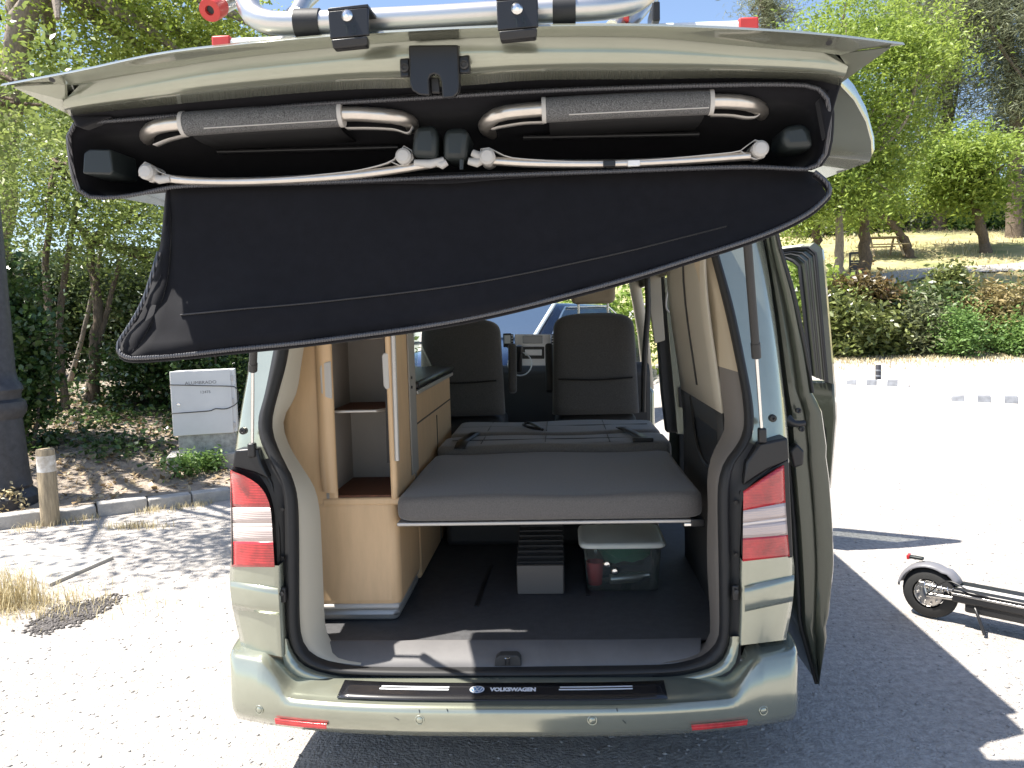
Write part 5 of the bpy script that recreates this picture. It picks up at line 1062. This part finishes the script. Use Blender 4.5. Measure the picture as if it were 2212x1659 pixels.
# far tree belt behind everything seen through the windscreen and beyond
pf,sf=crownpts([((x_,60+rng.uniform(-6,8),rng.uniform(3,5)),(5,3,rng.uniform(2.5,4.2)),60) for x_ in np.arange(-60,75,6.)],50,.9)
v,f=leafgeo(pf,.7,.55); o=quickmesh('far_wood',v,f,'lf_dark',np.clip(.6*sf+.4*rng.uniform(0,1,len(sf)),0,1)); o['kind']='stuff'; o['label']='distant belt of trees behind the car park'
for x_,y_,l in((.8,17.5,'sunlit bush seen through the windscreen behind the blue car'),(3.0,18.5,'sunlit bush seen past the passenger headrest'),(-1.4,18.5,'sunlit bush seen ahead of the blue car at the left'),(5.2,19.2,'sunlit bush seen through the sliding door opening')):
    shrub('roadside_bush',l,(x_,y_,hg(x_,y_)+1.2),(1.4,1.0,1.2),110,40,.3,.16,.5,'lf_acacia','sunlit bushes ahead of the van')
# ---- notice frame and picnic table on the slope
g=G(1852,588,hh); nf=thing('notice_frame','dark wooden notice frame standing beside the thick tree trunk','notice board',g); Y=g[1]; w_=.5; hgt=U(1850,545,Y)[2]-g[2]
for s_ in(-1,1): box('frame_post',g+[s_*w_/2,0,hgt/2],(.06,.06,hgt),'iron',nf,.008)
for t in(.97,.55,.30): box('frame_rail',g+[0,0,hgt*t],(w_,.05,.07 if t>.5 else .25),'iron',nf,.008)
g=G(1905,556,hh); pt=thing('picnic_table','pale wooden picnic table in the shade on the slope','table',g)
for k in range(4): box('top_board',g+[0,-.3+k*.19,.75],(1.5,.17,.04),'post',pt,.006,rz=.1)
for s_ in(-1,1):
    box('bench_board',g+[0,s_*.65,.45],(1.5,.25,.04),'post',pt,.006,rz=.1)
    for e in(-1,1): tube('leg',[g+[s_*.55,e*.7,0],g+[s_*.5,e*.15,.75]],.045,'post',pt,6)
# ================================================================== parked blue car ahead
cb_=thing('parked_car','dark blue car parked ahead, seen through the windscreen','car',(-.05,10.4,0))
def carsec(y):  # (half width, z) outline at station y (nose towards the van)
    hood=np.interp(y,[8.6,8.8,9.6,10.0,10.8,12.0,12.6,12.9],[.70,.86,1.0,1.06,1.50,1.50,1.16,1.0]); belt=np.interp(y,[8.6,8.8,9.8,12.6,12.9],[.62,.74,.96,1.02,.9]); hw_=np.interp(y,[8.6,8.9,10,12,12.9],[.72,.88,.92,.92,.78])
    top=np.interp(hood,[.7,1.06,1.5],[.62,.72,.60]); return [(-hw_*.92,.22),(-hw_,.45),(-hw_*.99,belt-.08),(-hw_*.93,belt),(-top,hood-.04),(-top*.7,hood),(0,hood+.02),(top*.7,hood),(top,hood-.04),(hw_*.93,belt),(hw_*.99,belt-.08),(hw_,.45),(hw_*.92,.22)]
ox=-.15
rows=[[(ox+a,y,b) for a,b in carsec(y)] for y in(8.6,8.7,8.9,9.3,9.7,10.0,10.3,10.8,11.4,12.0,12.3,12.6,12.9)]
loft('car_body',rows,'carblue',cb_,True,False,False)
ws=[[(ox+x*1.06,10.0,1.075) for x in np.linspace(-.70,.70,7)],[(ox+x,10.76,1.50) for x in np.linspace(-.56,.56,7)]]; loft('windscreen',[[np.array(p)+[0,-.012,.018] for p in r] for r in ws],'darkglass',cb_)
for s_ in(-1,1):
    tube('screen_frame',[(ox+s_*.745,9.99,1.09),(ox+s_*.585,10.75,1.52)],.024,'silver',cb_,8)
    loft('side_window',[[(ox+s_*.875,10.15,1.05),(ox+s_*.87,12.3,1.08)],[(ox+s_*.66,10.8,1.44),(ox+s_*.64,12.0,1.44)]],'darkglass',cb_,False)
    tube('window_trim',rs([(ox+s_*.89,10.12,1.05),(ox+s_*.69,10.8,1.45),(ox+s_*.66,12.0,1.46),(ox+s_*.88,12.35,1.08),(ox+s_*.89,10.12,1.05)],30,False),.012,'chrome',cb_,6)
    box('door_mirror',(ox+s_*.98,10.2,1.08),(.18,.12,.13),'carblue',cb_,.04); box('headlight',(ox+s_*.62,8.68,.66),(.30,.12,.14),'lens_clear',cb_,.04)
    for yy in(9.35,12.0):
        w=lathe('wheel',[(.18,-.1),(.30,-.1),(.315,0),(.30,.1),(.18,.1)],(ox+s_*.80,yy,.315),(1,0,0),'tyre',cb_,24); lathe('rim',[(.0001,s_*.06),(.18,s_*.09)],(ox+s_*.80,yy,.315),(1,0,0),'alu',w,18)
tube('wiper',[(ox-.4,9.98,1.085),(ox+.35,10.02,1.10)],.008,'black',cb_,6); box('licence_plate',(ox,8.585,.45),(.5,.02,.11),'white',cb_,.003)
cb_.rotation_euler=(0,0,math.radians(-32)); cb_.location=(-.5,11.2,.26); cb_.scale=(1.08,1.08,1.08)
bpy.context.view_layer.update()
